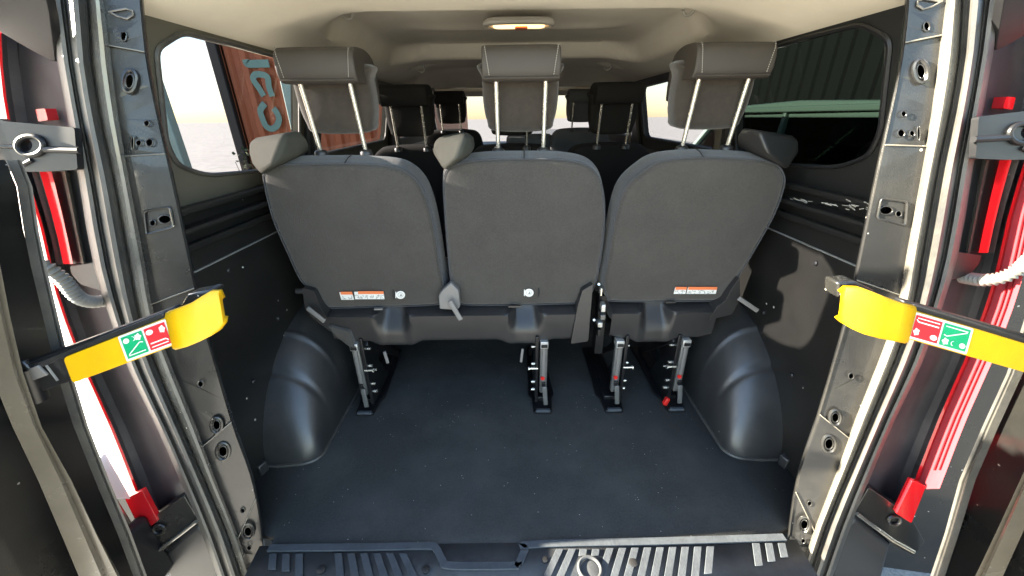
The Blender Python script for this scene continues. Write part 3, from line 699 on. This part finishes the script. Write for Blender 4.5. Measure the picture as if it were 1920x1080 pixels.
MB().tube([QL(-62, -30, .0), QL(-62, 34, .0)], .016, 14).out("hinge_pin", "black_metal", barL)
for k, (a, b, w, h) in enumerate(((-95, 8, .05, .03), (-110, -20, .06, .018), (-80, -30, .05, .012), (-75, 30, .045, .012))):
    MB().bar(QL(a-25, b, .0), QL(a+25, b+4, .0), h, w*.5).out("hinge_bracket", "paint", barL, bevel=.004, seg=3)

# ================================================================== SEATS
def yb(z): return 1.24-.165*(z-.44)          # plane of the seat backs
def HB(x, y, o=0): return hp(x, y, (0, 1.24+.165*.44+o, 0), (0, 1, .165))
BF = Vector((0, 1, .165)).normalized()
def seam_line(P, inset, name, m, parent, r=.0022, part=(0, 1), dash=False):
    n = len(P); c = sum(P, Vector())/n
    i0, i1 = int(part[0]*n), int(part[1]*n)
    Q = [P[i % n]+(c-P[i % n]).normalized()*inset for i in range(i0, i1+1)]
    mb = MB()
    if dash:
        L = 0; pts = [Q[0]]
        for a, b in zip(Q, Q[1:]):
            k = max(1, int((b-a).length/.004))
            for j in range(1, k+1): pts.append(a.lerp(b, j/k))
        for i in range(0, len(pts)-2, 3): mb.tube([pts[i], pts[i+1]], r, 5)
    else: mb.tube(Q, r, 6)
    return mb.out(name, m, parent)
def headrest(seat, cx, dy, dz, mpad, mcap, mrod="chrome", scale=1.0, stitch=True):
    W = .103*scale
    y0 = 1.245+dy
    W *= 1.07
    out = [(-W, 1.16), (-W, 1.10), (-W*.92, 1.05), (-W*.70, 1.02), (W*.70, 1.02), (W*.92, 1.05), (W, 1.10), (W, 1.16), (W*.98, 1.20), (-W*.98, 1.20)]
    P = catmull([Vector((cx+a, y0-.10*(z-1.05), z+dz)) for a, z in out], 4)
    hd = pillow("headrest", P, (0, 1, .08), .095, mpad, seat, rr=.022, dome=.004, rf=.03)
    W /= 1.07
    # folded vinyl cap: profile in Y,z swept across
    prof = [(1.168, 1.158), (1.160, 1.175), (1.160, 1.205), (1.170, 1.226), (1.200, 1.236), (1.27, 1.238), (1.325, 1.222), (1.347, 1.18), (1.350, 1.12), (1.34, 1.10), (1.30, 1.150), (1.225, 1.150), (1.18, 1.150)]
    prof = catmull([Vector((0, a+dy, b+dz)) for a, b in prof], 3)
    pc = sum(prof, Vector())/len(prof)
    V = []; F = []; n = len(prof); secs = [(-1.045, .96), (-1.03, .985), (-1.0, 1.0), (-.98, 1.0), (-.80, 1.006), (-.5, 1.01), (0, 1.012), (.5, 1.01), (.80, 1.006), (.98, 1.0), (1.0, 1.0), (1.03, .985), (1.045, .96)]
    for t, k in secs:
        V += [Vector((cx+t*W*.97, 0, 0))+pc+(p-pc)*k for p in prof]
    for i in range(len(secs)-1):
        for j in range(n): F.append((i*n+j, i*n+(j+1) % n, (i+1)*n+(j+1) % n, (i+1)*n+j))
    F += [tuple(range(n)), tuple((len(secs)-1)*n+j for j in range(n))[::-1]]
    mesh("headrest_cap", V, F, mcap, hd)
    if stitch:
        for q in (-1, 1):
            mb = MB()
            for i in range(14):
                z0 = 1.162+i*.0052; k = .93-.10*(1.23-z0)/.07
                yy = 1.1585+dy + (.012*max(0, (z0-1.21)/.025)**2)
                mb.tube([Vector((cx+q*W*k, yy, z0+dz)), Vector((cx+q*W*(k+.004), yy, z0+.0032+dz))], .0009, 5)
            mb.out("stitching", "stitch", hd)
        MB().tube([Vector((cx+t*W, 1.164+dy, 1.156+dz)) for t in (-.97, -.5, 0, .5, .97)], .0020, 6).out("piping", "vinyl", hd)
    for q in (-1, 1):
        MB().tube([Vector((cx+q*.069, 1.252+dy, .955+dz)), Vector((cx+q*.069, 1.205+dy, 1.165+dz))], .0062 if not dy else .0055, 12).out("headrest_rod", mrod, hd)
        p = Vector((cx+q*.069, 1.250+dy, .963+dz))
        MB().tube([p-Vector((0, 0, .01)), p+Vector((0, 0, .004)), p+Vector((0, 0, .009)), p+Vector((0, 0, .012))], [.019, .019, .016, .010], 16).out("rod_collar", "plastic", hd)
    return hd
def hull(name, pts, m, seat, **k):
    bm = bmesh.new()
    for p in pts: bm.verts.new(p)
    r = bmesh.ops.convex_hull(bm, input=bm.verts)
    bmesh.ops.delete(bm, geom=[v for v in bm.verts if not v.link_faces], context='VERTS')
    bmesh.ops.dissolve_limit(bm, angle_limit=RAD(8), verts=bm.verts, edges=bm.edges)
    bmesh.ops.recalc_face_normals(bm, faces=bm.faces)
    bm.verts.index_update()
    V = [v.co.copy() for v in bm.verts]; F = [[v.index for v in f.verts] for f in bm.faces]; bm.free()
    return mesh(name, V, F, m, seat, **k)
def lump(seat, pts, m):
    P = [HY(x, y, d) for x, y, d in pts]
    return hull("shoulder_bolster", P+[p+Vector((0, .085, .004)) for p in P], m, seat, bevel=.021, seg=6)
A_ = [(494, 345), (494, 325), (506, 314), (543, 310), (600, 309), (660, 309), (727, 313), (762, 325), (787, 350), (803, 388), (815, 440), (826, 510), (832, 545), (828, 568), (800, 574), (700, 577), (610, 579), (594, 570), (586, 548), (563, 527), (537, 473), (510, 410)]
B_ = [(832, 365), (832, 335), (842, 316), (870, 306), (920, 301), (983, 300), (1050, 301), (1098, 310), (1122, 332), (1132, 365), (1134, 410), (1130, 460), (1120, 520), (1112, 545), (1098, 568), (1060, 571), (980, 573), (890, 574), (862, 570), (850, 555), (843, 510), (836, 430)]
C_ = [(1472, 350), (1470, 325), (1454, 309), (1412, 301), (1360, 298), (1306, 297), (1243, 304), (1208, 322), (1173, 356), (1155, 409), (1141, 486), (1133, 530), (1139, 558), (1150, 566), (1220, 567), (1300, 566), (1352, 564), (1366, 550), (1387, 518), (1419, 465), (1454, 402)]
double = thing("double_rear_seat", (-.27, 1.25, 0), "two-place grey fabric rear bench on the left, round white badge low on each back", "car seat")
single = thing("single_rear_seat", (.56, 1.25, 0), "single grey fabric rear seat on the right with one headrest and a warning label", "car seat")
def seatback(seat, pts):
    P = catmull([HB(x, y) for x, y in pts], 4)
    o = pillow("backrest", P, BF, .10, "fabric", seat, rr=.016, dome=.010, rf=.035, taper=.010)
    n = len(P); c = sum(P, Vector())/n
    # piping where back panel meets the side gusset
    Q = [p-BF*(-.006)+ (p-c).normalized()*.0005 for p in P]
    MB().tube([q for q in Q], .0022, 6, closed=True).out("piping_seam", "fabric_side", o)
    R = []
    nr = []
    for i in range(n):
        t = (P[(i+1) % n]-P[i-1]).normalized(); q = t.cross(BF).normalized()
        if q.dot(P[i]-c) < 0: q = -q
        nr.append(q)
    for _ in range(3): nr = [(nr[i-1]+nr[i]*2+nr[(i+1) % n]).normalized() for i in range(n)]
    rows = [[p+k*(.0015+e)+BF*d for p, k in zip(P+P[:1], nr+nr[:1])] for d, e in ((.018, 0), (.04, .003), (.065, .006), (.085, .004), (.10, -.012))]
    grid("side_gusset", rows, "fabric_side", o)
    return o, P
bA, PA = seatback(double, A_); bB, PB = seatback(double, B_); bC, PC = seatback(single, C_)
# middle seam of the top gusset
for (b_, P, x) in ((bA, PA, 640), (bB, PB, 983), (bC, PC, 1325)):
    p = min(P, key=lambda q: (q-HB(x, 300)).length)
    MB().tube([p+Vector((0, 0, .002))+BF*.005, p+Vector((.001, 0, .010))+BF*.04, p+Vector((.002, 0, .010))+BF*.08], .0014, 6).out("top_seam", "seam", b_)
# dashed stitching on inner side of right seat
seam_line(PC, .008, "stitching", "seam", bC, .0011, (.33, .55), dash=True)
seam_line(PA, .008, "stitching", "seam", bA, .0009, (.28, .58), dash=True)
lump(double, [(465, 266, 1.20), (464, 288, 1.20), (470, 306, 1.19), (489, 330, 1.16), (476, 259, 1.19), (532, 249, 1.11), (510, 314, 1.09), (546, 262, 1.15), (558, 290, 1.16)], "bolster_fabric")
lump(double, [(811, 268, 1.20), (812, 290, 1.20), (832, 322, 1.16), (822, 259, 1.19), (872, 252, 1.11), (858, 300, 1.09), (884, 262, 1.15), (888, 286, 1.16)], "bolster_fabric")
lump(single, [(1499, 264, 1.20), (1500, 287, 1.20), (1478, 319, 1.16), (1490, 255, 1.19), (1424, 244, 1.11), (1440, 290, 1.09), (1414, 258, 1.15), (1409, 280, 1.16)], "plastic")  # darker material than the other bolsters paints in its shade
headrest(double, -.542, 0, 0, "fabric_brown", "vinyl"); headrest(double, .002, 0, 0, "fabric_brown", "vinyl"); headrest(single, .566, 0, 0, "fabric_brown", "vinyl")
# seat cushions (in front of the backs) and lower shells
def base(seat, x0, x1, chans, zt=.437, zb=.308, cx=None):
    nx, nz = 90, 22; rows = []
    for j in range(nz+1):
        r = []
        for i in range(nx+1):
            x = lerp(x0, x1, i/nx); t = j/nz
            ch = 0
            for c, w in chans: ch = max(ch, 1-sstep(w*.55, w*1.25, abs(x-c)))
            low = zb-.020*max([1-sstep(w*1.0, w*2.0, abs(x-c)) for c, w in chans]+[0])
            e = sstep(0, .05, x-x0)*sstep(0, .05, x1-x); low = low+(1-e)*.012
            z = lerp(zt, low, t)
            d = zt-z
            pan = .066*sstep(0, .016, d); chn = .052*sstep(-.01, .10, d)
            y = 1.265-lerp(pan, chn, ch)+.012*t*(1-ch)
            if t > .93: y += .02*((t-.93)/.07)**2
            r.append(Vector((x, y, z)))
        rows.append(r)
    o = grid("seat_shell", rows, "plastic", seat)
    MB().box(((x0+x1)/2, 1.50, .40), (abs(x1-x0)-.02, .46, .13)).out("seat_cushion", "fabric_side", seat, bevel=.04, seg=4)
    MB().box(((x0+x1)/2, 1.45, .325), (abs(x1-x0)-.05, .36, .035)).out("seat_frame", "black_metal", seat, bevel=.005)
    return o
xa = HY(618, 600, 1.21).x; xb = HY(1088, 600, 1.21).x
shA = base(double, xa, xb, [(HY(738, 600, 1.22).x, .052), (HY(985, 600, 1.22).x, .052)])
shC = base(single, HY(1146, 600, 1.21).x, HY(1340, 600, 1.21).x, [(HY(1228, 600, 1.22).x, .050)])
# side cheeks of the double and single seat
def cheek(name, seat, pts, y, th, m="plastic", **k):
    return MB().prism(rounded([HY(a, b, y) for a, b in pts], .006, 3), (0, th, 0)).out(name, m, seat, bevel=.006, seg=3, **k)
cheek("side_cover", double, [(566, 540), (588, 545), (600, 575), (640, 640), (628, 628), (590, 600), (572, 580)], 1.20, .05)
cheek("side_cover", double, [(1112, 533), (1103, 640), (1070, 645), (1083, 575), (1092, 545)], 1.195, .06)
cheek("centre_cover", double, [(828, 545), (845, 530), (860, 545), (863, 575), (858, 582), (824, 580), (822, 555)], 1.195, .03, "plastic_light")
cheek("side_cover", single, [(1387, 520), (1388, 560), (1372, 590), (1330, 600), (1345, 575), (1360, 565), (1370, 545)], 1.20, .05)
cheek("fabric_flap", double, [(615, 612), (655, 622), (668, 660), (655, 650), (632, 632)], 1.19, .03, "fabric")
# levers and straps
def lever(seat, a, b, w, m="plastic_light", y=1.17, name="release_lever"):
    return MB().bar(HY(*a, y), HY(*b, y-.01), .008, w, (0, 0, 1)).out(name, m, seat, bevel=.003)
def lever2(seat, a, b, w, m="plastic_light", y=1.17, name="release_lever"):
    A = HY(*a, y); B = HY(*b, y-.01); t = (B-A).normalized(); n = t.cross(Vector((0, 1, 0))).normalized()*w/2
    return MB().prism([A+n, B+n, B-n, A-n], (0, .008, 0)).out(name, m, seat, bevel=.003, seg=3)
lever2(double, (575, 578), (608, 604), .016); lever2(double, (843, 565), (864, 601), .017); lever2(single, (1386, 560), (1422, 584), .015)
lever2(double, (720, 660), (727, 682), .012, y=1.22, name="pull_strap"); lever2(double, (980, 655), (977, 680), .010, y=1.22, name="pull_strap")
MB().tube([HY(556, 546, 1.21), HY(572, 546, 1.21)], .010, 12).out("pivot_knob", "plastic", double)
MB().box(HY(710, 579, 1.225), (.03, .01, .006)).out("cover_clip", "plastic_light", double); MB().box(HY(965, 574, 1.225), (.045, .01, .006)).out("cover_clip", "plastic", double)
MB().box(HY(1257, 566, 1.225), (.035, .01, .006)).out("cover_clip", "plastic", single)
# hinge ironwork between middle and right seats
for (x, y, w, h, m) in ((1130, 575, .016, .03, "zinc"), (1129, 592, .018, .02, "leg_grey"), (1124, 606, .018, .02, "zinc"), (1122, 621, .012, .03, "black_metal"), (1126, 545, .007, .03, "chrome")):
    MB().box(HY(x, y, 1.24), (w, .03, h)).out("hinge_plate", m, single, bevel=.002)
for (x, y) in ((1123, 533), (1114, 600), (1132, 575)):
    MB().tube([HY(x, y, 1.215), HY(x, y, 1.205)], .0045, 10).out("bolt", "chrome", single)
MB().box(HY(1124, 605, 1.30), (.03, .05, .25)).out("hinge_bracket", "black_metal", single)
# legs
def leg(seat, xp, red, side=-1, wide=0):
    f = HZ(xp, 772, 0); x = f.x; yb_ = 1.20
    o = MB().box((x, yb_+.012, .185), (.028, .022, .22)).out("seat_leg", "leg_grey", seat, bevel=.004, seg=2)
    MB().box((x, yb_-.001, .19), (.012, .006, .20)).out("leg_rib", "plastic_light", o, bevel=.002)
    MB().box((x, yb_+.01, .297), (.03, .035, .03)).out("leg_bracket", "zinc", o, bevel=.003)
    MB().box((x, yb_-.008, .295), (.022, .006, .012)).out("leg_slot", "black_metal", o)
    # latch lever at the foot
    MB().bar((x+.004, yb_-.010, .115), (x+.010, yb_-.020, .035), .018, .008, (0, 1, 0)).out("foot_latch", "leg_grey", o, bevel=.003)
    MB().box((x, yb_-.008, .125), (.014, .008, .02)).out("latch_slot", "black_metal", o, bevel=.002)
    if red: MB().tube([(x-.003, yb_-.001, .15), (x-.003, yb_-.007, .15)], .008, 12).out("red_button", "red_plastic", o)
    # side mechanism plate running forward
    P = [(x+side*.020, yb_, .03), (x+side*.020, yb_, .33), (x+side*.020, yb_+.30, .33), (x+side*.020, yb_+.12, .16), (x+side*.020, yb_+.20, .03)]
    MB().prism(P, (side*.012, 0, 0)).out("side_plate", "black_metal", o, bevel=.002)
    MB().bar((x+side*.035, yb_+.03, .30), (x+side*.035, yb_+.34, .04), .012, .03).out("brace", "black_metal", o, bevel=.003)
    for (dy, z, r) in ((.02, .20, .006), (.015, .12, .005), (.03, .27, .004), (.02, .08, .006), (.05, .16, .004)):
        MB().tube([(x+side*.030, yb_+dy, z), (x+side*.045, yb_+dy, z)], r, 10).out("bolt", "chrome", o)
    MB().tube([(x+side*.022, yb_-.004, .195), (x+side*.058, yb_-.004, .195)], .0035, 8).out("cross_pin", "chrome", o)
    MB().tube([(x+side*.054, yb_-.004, .195), (x+side*.058, yb_-.004, .195)], .008, 10).out("pin_head", "chrome", o)
    # floor foot and rail
    ft = rounded([(x-.036, 1.165, .003), (x+.034, 1.165, .003), (x+.040, 1.25, .003), (x+.052, 1.27, .003), (x+.048, 1.34, .003), (x+.03, 1.62, .003), (x-.05, 1.62, .003), (x-.052, 1.34, .003), (x-.056, 1.27, .003), (x-.042, 1.25, .003)], .012, 4)
    MB().prism(ft, (0, 0, .012)).out("floor_foot", "black_metal", o, bevel=.004, seg=3)
    MB().box((x, 1.172, .014), (.055, .016, .012)).out("foot_lip", "sill_rib", o, bevel=.004, seg=3)
    MB().box((x-.006, 1.40, .022), (.045, .34, .02)).out("rail", "black_metal", o, bevel=.004)
    return o
leg(double, 688, False, 1); leg(double, 1018, True, -1); leg(single, 1151, True, 1); lg = leg(single, 1268, True, -1)
p = HZ(1249, 752, .03); MB().box(p, (.018, .02, .035), Matrix.Rotation(RAD(20), 3, 'Y')).out("red_tab", "red_plastic", single, bevel=.006, seg=3)
# printed labels on the backs
def warn(parent, segs):
    mb = MB()
    def q(x, y, o): return HB(x, y, -.0125-o)
    for (xa_, xb_, yt, yb2, sk, notch) in segs:
        mb.add([q(xa_, yt, 0), q(xb_, yt, 0), q(xb_+sk, yb2, 0), q(xa_+sk, yb2, 0)], [(0, 1, 2, 3)], 0)
        mb.add([q(xa_+notch, yt-1, .0005), q(xb_, yt-1, .0005), q(xb_+sk*.3, yt+4.5, .0005), q(xa_+notch+sk*.3, yt+4.5, .0005)], [(0, 1, 2, 3)], 1)
        n = int((xb_-xa_)/9)
        for i in range(n):
            cx = xa_+sk*.6+(i+.5)*(xb_-xa_)/n; cy = (yt+5+yb2)/2
            for _ in range(4):
                ax, ay = cx+random.uniform(-3.2, 3.2), cy+random.uniform(-3, 3)
                ang = random.uniform(0, 3.14); l = random.uniform(1, 3)
                dx, dy = math.cos(ang)*l, math.sin(ang)*l; ex, ey = -math.sin(ang)*.45, math.cos(ang)*.45
                mb.add([q(ax-dx+ex, ay-dy+ey, .001), q(ax+dx+ex, ay+dy+ey, .001), q(ax+dx-ex, ay+dy-ey, .001), q(ax-dx-ex, ay-dy-ey, .001)], [(0, 1, 2, 3)], 2)
    o = mb.out("warning_label", "sticker_white", parent, smooth=False, mats=["sticker_white", "sticker_orange", "sticker_grey"])
    o["label"] = "white warning label with orange band"
    return o
warn(bA, [(636, 660, 548, 562, 4, 2), (664, 719, 547, 561, 2, 7)])
warn(bC, [(1266, 1288, 539, 551, -3, 1), (1290, 1345, 539, 551, -3, 1)])
def isofix(parent, x, y, sx):
    mb = MB()
    q = lambda a, b, o: HB(a, b, -.0125-o)
    mb.add([q(x+8.5*math.cos(t), y+7.5*math.sin(t), 0) for t in [2*math.pi*i/20 for i in range(20)]], [tuple(range(20))], 0)
    mb.tube([q(x+5*math.cos(t), y+4.5*math.sin(t), .001) for t in [2*math.pi*i/16 for i in range(16)]], .0006, 4, closed=True, i=2)
    mb.add([q(x-2, y+3, .001), q(x+1, y-3, .001), q(x+3, y+2, .001)], [(0, 1, 2)], 2)
    mb.add([q(x-9.5, y-6, 0), q(x-8, y-6, 0), q(x-8, y+6, 0), q(x-9.5, y+6, 0)], [(0, 1, 2, 3)], 0)
    mb.out("anchor_badge", "sticker_white", parent, smooth=False, mats=["sticker_white", "sticker_orange", "sticker_grey"], label="round white anchor point badge")
    MB().tube([HB(sx, y-9, -.011), HB(sx+1, y, -.013), HB(sx+(2 if sx < x else -1), y+9, -.011)], [.0012, .003, .0012], 8).out("fabric_slit", "seam", parent)
isofix(bA, 751, 553, 737); isofix(bB, 992, 549, 1010)

# ---------------- second row: built once with parts, then copied
def rowseat(name, cx, y, lab, w=.23, dz=-.04, mf="fabric_dark", bench=False):
    st = thing(name, (cx, y, 0), lab, "car seat", "seats in the row ahead" if dz < 0 else "front seats")
    dy = y-1.245
    out = [(-w, .62+dz), (-w*.95, .85+dz), (-w*.80, .945+dz), (-w*.4, .968+dz), (w*.4, .968+dz), (w*.80, .945+dz), (w*.95, .85+dz), (w, .62+dz), (w*.85, .42+dz), (-w*.85, .42+dz)]
    P = catmull([Vector((cx+a, y-.165*(z-.95), z)) for a, z in out], 4)
    pillow("backrest", P, BF, .10, mf, st, rr=.02, dome=.006, rf=.03)
    pillow("seat_cushion", catmull([Vector((cx+a, y+.05, z)) for a, z in ((-w, .32), (-w, .46), (w, .46), (w, .32))], 4), (0, 1, 0), .50, mf, st, rr=.02, rf=.03)
    for q in (-1, 1): MB().bar((cx+q*.15, y+.05, .32), (cx+q*.15, y+.2, .01), .03, .03).out("seat_leg", "black_metal", st)
    headrest(st, cx, dy, dz, mf, mf, "chrome", 1.0, stitch=False)
    return st
r1 = rowseat("row_seat", -.50, 1.96, "dark row-ahead seat by the left windows, its black headrest beside the left rear headrest")
def copy_thing(src, dx, dy, lab):
    r = src.copy(); SC.collection.objects.link(r); r.location = src.location+Vector((dx, dy, 0)); r["label"] = lab
    ROOTS[r] = Vector(r.location)
    for ch in list(src.children):
        c = ch.copy(); SC.collection.objects.link(c); c.parent = r
        for g in list(ch.children):
            d = g.copy(); SC.collection.objects.link(d); d.parent = c
    return r
copy_thing(r1, .48, 0, "dark row-ahead seat directly in front of the middle rear headrest")
copy_thing(r1, .955, 0, "dark row-ahead seat by the right windows, black headrest in front of the bright side window")
for (cx) in (-.72, .70):
    pass
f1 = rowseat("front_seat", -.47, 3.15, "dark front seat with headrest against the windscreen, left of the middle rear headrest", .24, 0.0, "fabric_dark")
f2 = rowseat("front_seat", .50, 3.10, "front seat coloured grey for windscreen light, right of the middle rear headrest", .24, 0.0, "fabric_lit")
MB().box((.12, 3.20, .74), (.36, .12, .40)).out("centre_backrest", "fabric_lit", f2, bevel=.04, seg=4)

# ================================================================== OUTSIDE, SEEN THROUGH THE WINDOWS
# shipping container on the left
ct = thing("shipping_container", (-2.5, 8.5, GZ), "rust orange corrugated freight container with pale green lettering outside the left window", "container")
CY = 5.5; cx0 = HY(431, 180, CY).x; cx1 = cx0+2.44
pts = []; x = cx0+.05
while x < cx1-.1:
    for d_, o_ in ((0, 0), (.07, 0), (.10, .035), (.17, .035), (.20, 0)):
        pts.append((x+d_, CY+o_))
    x += .20
grid("corrugated_side", [[Vector((a, b, z)) for a, b in pts] for z in (GZ+.15, 2.25)], "container", ct, smooth=False)
MB().box((cx0+1.22, 8.55, 2.28), (2.44, 6.1, .12)).box((cx0+1.22, 8.55, GZ+.12), (2.44, 6.1, .16)).out("frame_rail", "container", ct, bevel=.01)
MB().box((cx0+.05, 8.5, .8), (.05, 6.0, 3.0)).out("long_side", "container", ct)
MB().box((cx1-.05, 8.5, .8), (.05, 6.0, 3.0)).out("long_side", "container", ct)
MB().box((cx0-.02, CY, .8), (.12, .14, 3.0)).out("corner_post", "cladding", ct, bevel=.01)
MB().box((HY(548, 180, CY).x, CY-.06, .8), (.14, .06, 3.0)).out("corner_post", "pale_green", ct, bevel=.01)
# letters: painted strokes on raised panel, copied from the photograph
def stroke(px, w):
    P = [HY(a, b, CY-.012) for a, b in catmull2(px)]
    n = len(P); V = []; F = []
    for i, p in enumerate(P):
        t = (P[min(i+1, n-1)]-P[max(i-1, 0)]); t.y = 0; t.normalize(); q = Vector((-t.z, 0, t.x))*w*.75
        V += [p+q, p-q]
    F = [(2*i, 2*i+1, 2*i+3, 2*i+2) for i in range(n-1)]
    return mesh("letter", V, F, "lettering", ct, smooth=False, solid=.006)
def catmull2(P):
    return [(v.x, v.y) for v in catmull([(a, b, 0) for a, b in P], 6, False)]
LT = lambda P: [(420+a/5.4, 80+b/5.4) for a, b in P]
stroke(LT([(215, 170), (232, 208), (270, 215), (340, 213), (455, 210)]), .058)
stroke(LT([(402, 540), (350, 455), (296, 375), (312, 325), (375, 322), (438, 350), (452, 440), (488, 545)]), .048)
stroke(LT([(412, 615), (368, 680), (385, 760), (425, 845), (480, 872), (535, 840), (555, 770), (530, 705), (498, 665)]), .050)
# pale leaning post
po = thing("pale_post", (-2.3, 2.75, GZ), "pale green steel post leaning across the rear corner of the left window", "post")
MB().box((-2.3, 2.80, .75), (.06, .06, 2.7)).out("post", "pale_green", po, bevel=.008); MB().box((-2.3, 2.80, GZ+.01), (.2, .2, .02)).out("base_plate", "pale_green", po)
# cars
def car(name, X0, X1, Y0, Y1, H, m, lab, s):
    c = thing(name, ((X0+X1)/2, (Y0+Y1)/2, GZ), lab, "car", None)
    L = Y1-Y0
    prof = [(0, .28), (0, .80), (.03, .98), (.10, 1.02), (.20, H-.03), (.30, H), (.50, H-.01), (.68, 1.06), (.95, .92), (1.0, .70), (1.0, .28)]
    low = [(0, .28), (-.0, .85), (.06, 1.0), (.68, 1.0), (.96, .88), (1.0, .7), (1.0, .28)]
    MB().prism([Vector((X0, Y0+a*L, GZ+b)) for a, b in low], (X1-X0, 0, 0)).out("body", m, c, bevel=.06, seg=3)
    i = .10
    rf = [(.02, H-.12), (.05, H-.03), (.25, H), (.45, H-.02), (.55, H-.10), (.53, H-.12)]
    MB().prism([Vector((X0+i, Y0+a*L, GZ+b)) for a, b in rf], (X1-X0-2*i, 0, 0)).out("roof", m, c, bevel=.02, seg=3)
    for X, sg in ((X0+i*.6, 1), (X1-i*.6, -1)):
        for (a, b, w) in ((( .01, 1.0), (.03, H-.06), .12), ((.27, 1.0), (.27, H-.04), .07), ((.70, 1.0), (.50, H-.07), .07), ((.50, H-.06), (.02, H-.06), .07)):
            MB().bar((X, Y0+a[0]*L, GZ+a[1]), (X+sg*.05, Y0+b[0]*L, GZ+b[1]), .04, w, (1, 0, 0)).out("window_frame", m, c, bevel=.01)
        mesh("side_glass", [(X+sg*.02, Y0+.01*L, GZ+1.0), (X+sg*.02, Y0+.70*L, GZ+1.0), (X+sg*.05, Y0+.50*L, GZ+H-.06), (X+sg*.05, Y0+.03*L, GZ+H-.06)], [(0, 1, 2, 3)], "glass_dark", c, smooth=False)
    MB().box(((X0+X1)/2, Y0+.33*L, GZ+.95), ((X1-X0)*.8, L*.5, .02)).out("interior", "cladding", c)
    for a in (.18, .82):
        for X in (X0+.09, X1-.09):
            w_ = MB().tube([(X-.1, Y0+a*L, GZ+.32), (X+.1, Y0+a*L, GZ+.32)], .32, 28).out("wheel", "tyre", c, bevel=.03)
            MB().tube([(X-.105, Y0+a*L, GZ+.32), (X+.105, Y0+a*L, GZ+.32)], .20, 20).out("rim", "zinc", w_)
    for X in (X0, X1):
        MB().box((X+(-.10 if X == X0 else .10), Y0+.62*L, GZ+1.08), (.2, .10, .14)).out("wing_mirror", m, c, bevel=.04, seg=3)
    return c
car("parked_car", 2.0, 3.8, 2.05, 6.4, 1.75, "car_green", "greenish grey parked car right outside the right rear window", 1)
car("parked_car", -5.4, -3.7, .6, 4.1, 1.40, "car_dark", "dark parked car low in the left window beyond the pale post", -1)
# dark clad wall beyond on the right
wl = thing("warehouse_wall", (7.5, 4, GZ), "dark tall cladding wall standing behind the greenish parked car", "wall")
pts = []; y = 1.5
while y < 10.4:
    for dy, dx in ((0, 0), (.22, 0), (.25, -.04), (.30, -.04)): pts.append((y+dy, 5.0+dx))
    y += .30
grid("ribbed_cladding", [[Vector((b, a, z)) for a, b in pts] for z in (GZ, 6.0)], "cladding", wl, smooth=False)
MB().box((6.6, 5.95, 2.7), (3.1, 8.9, 6.4)).out("wall_core", "cladding", wl)
# shrub at the foot of the container
sh = thing("shrub", (-3.2, 5.0, GZ), "small green shrub growing at the corner of the orange container", "shrub")
V = []; F = []
for k in range(420):
    a = random.uniform(0, 6.28); r = random.random()**.5*.32; z = random.uniform(.1, 1.38)
    p = Vector((-3.2+math.cos(a)*r*(1.1-z*.5), 5.0+math.sin(a)*r, GZ+z)); d = Vector((random.gauss(0, 1), random.gauss(0, 1), random.gauss(0, .6))).normalized()*.05; e = d.cross(Vector((random.random(), .3, 1))).normalized()*.022
    n = len(V); V += [p, p+d*.5+e, p+d, p+d*.5-e]; F.append((n, n+1, n+2, n+3))
mesh("leaves", V, F, "leaf", sh, smooth=False)["kind"] = "stuff"
mb = MB()
for k in range(7):
    a = k*.9; mb.tube([(-3.2, 5.0, GZ), (-3.2+.1*math.cos(a), 5.0+.1*math.sin(a), GZ+.5), (-3.2+.2*math.cos(a), 5.0+.2*math.sin(a), GZ+1.2)], [.012, .008, .003], 6)
mb.out("stem", "bark", sh)
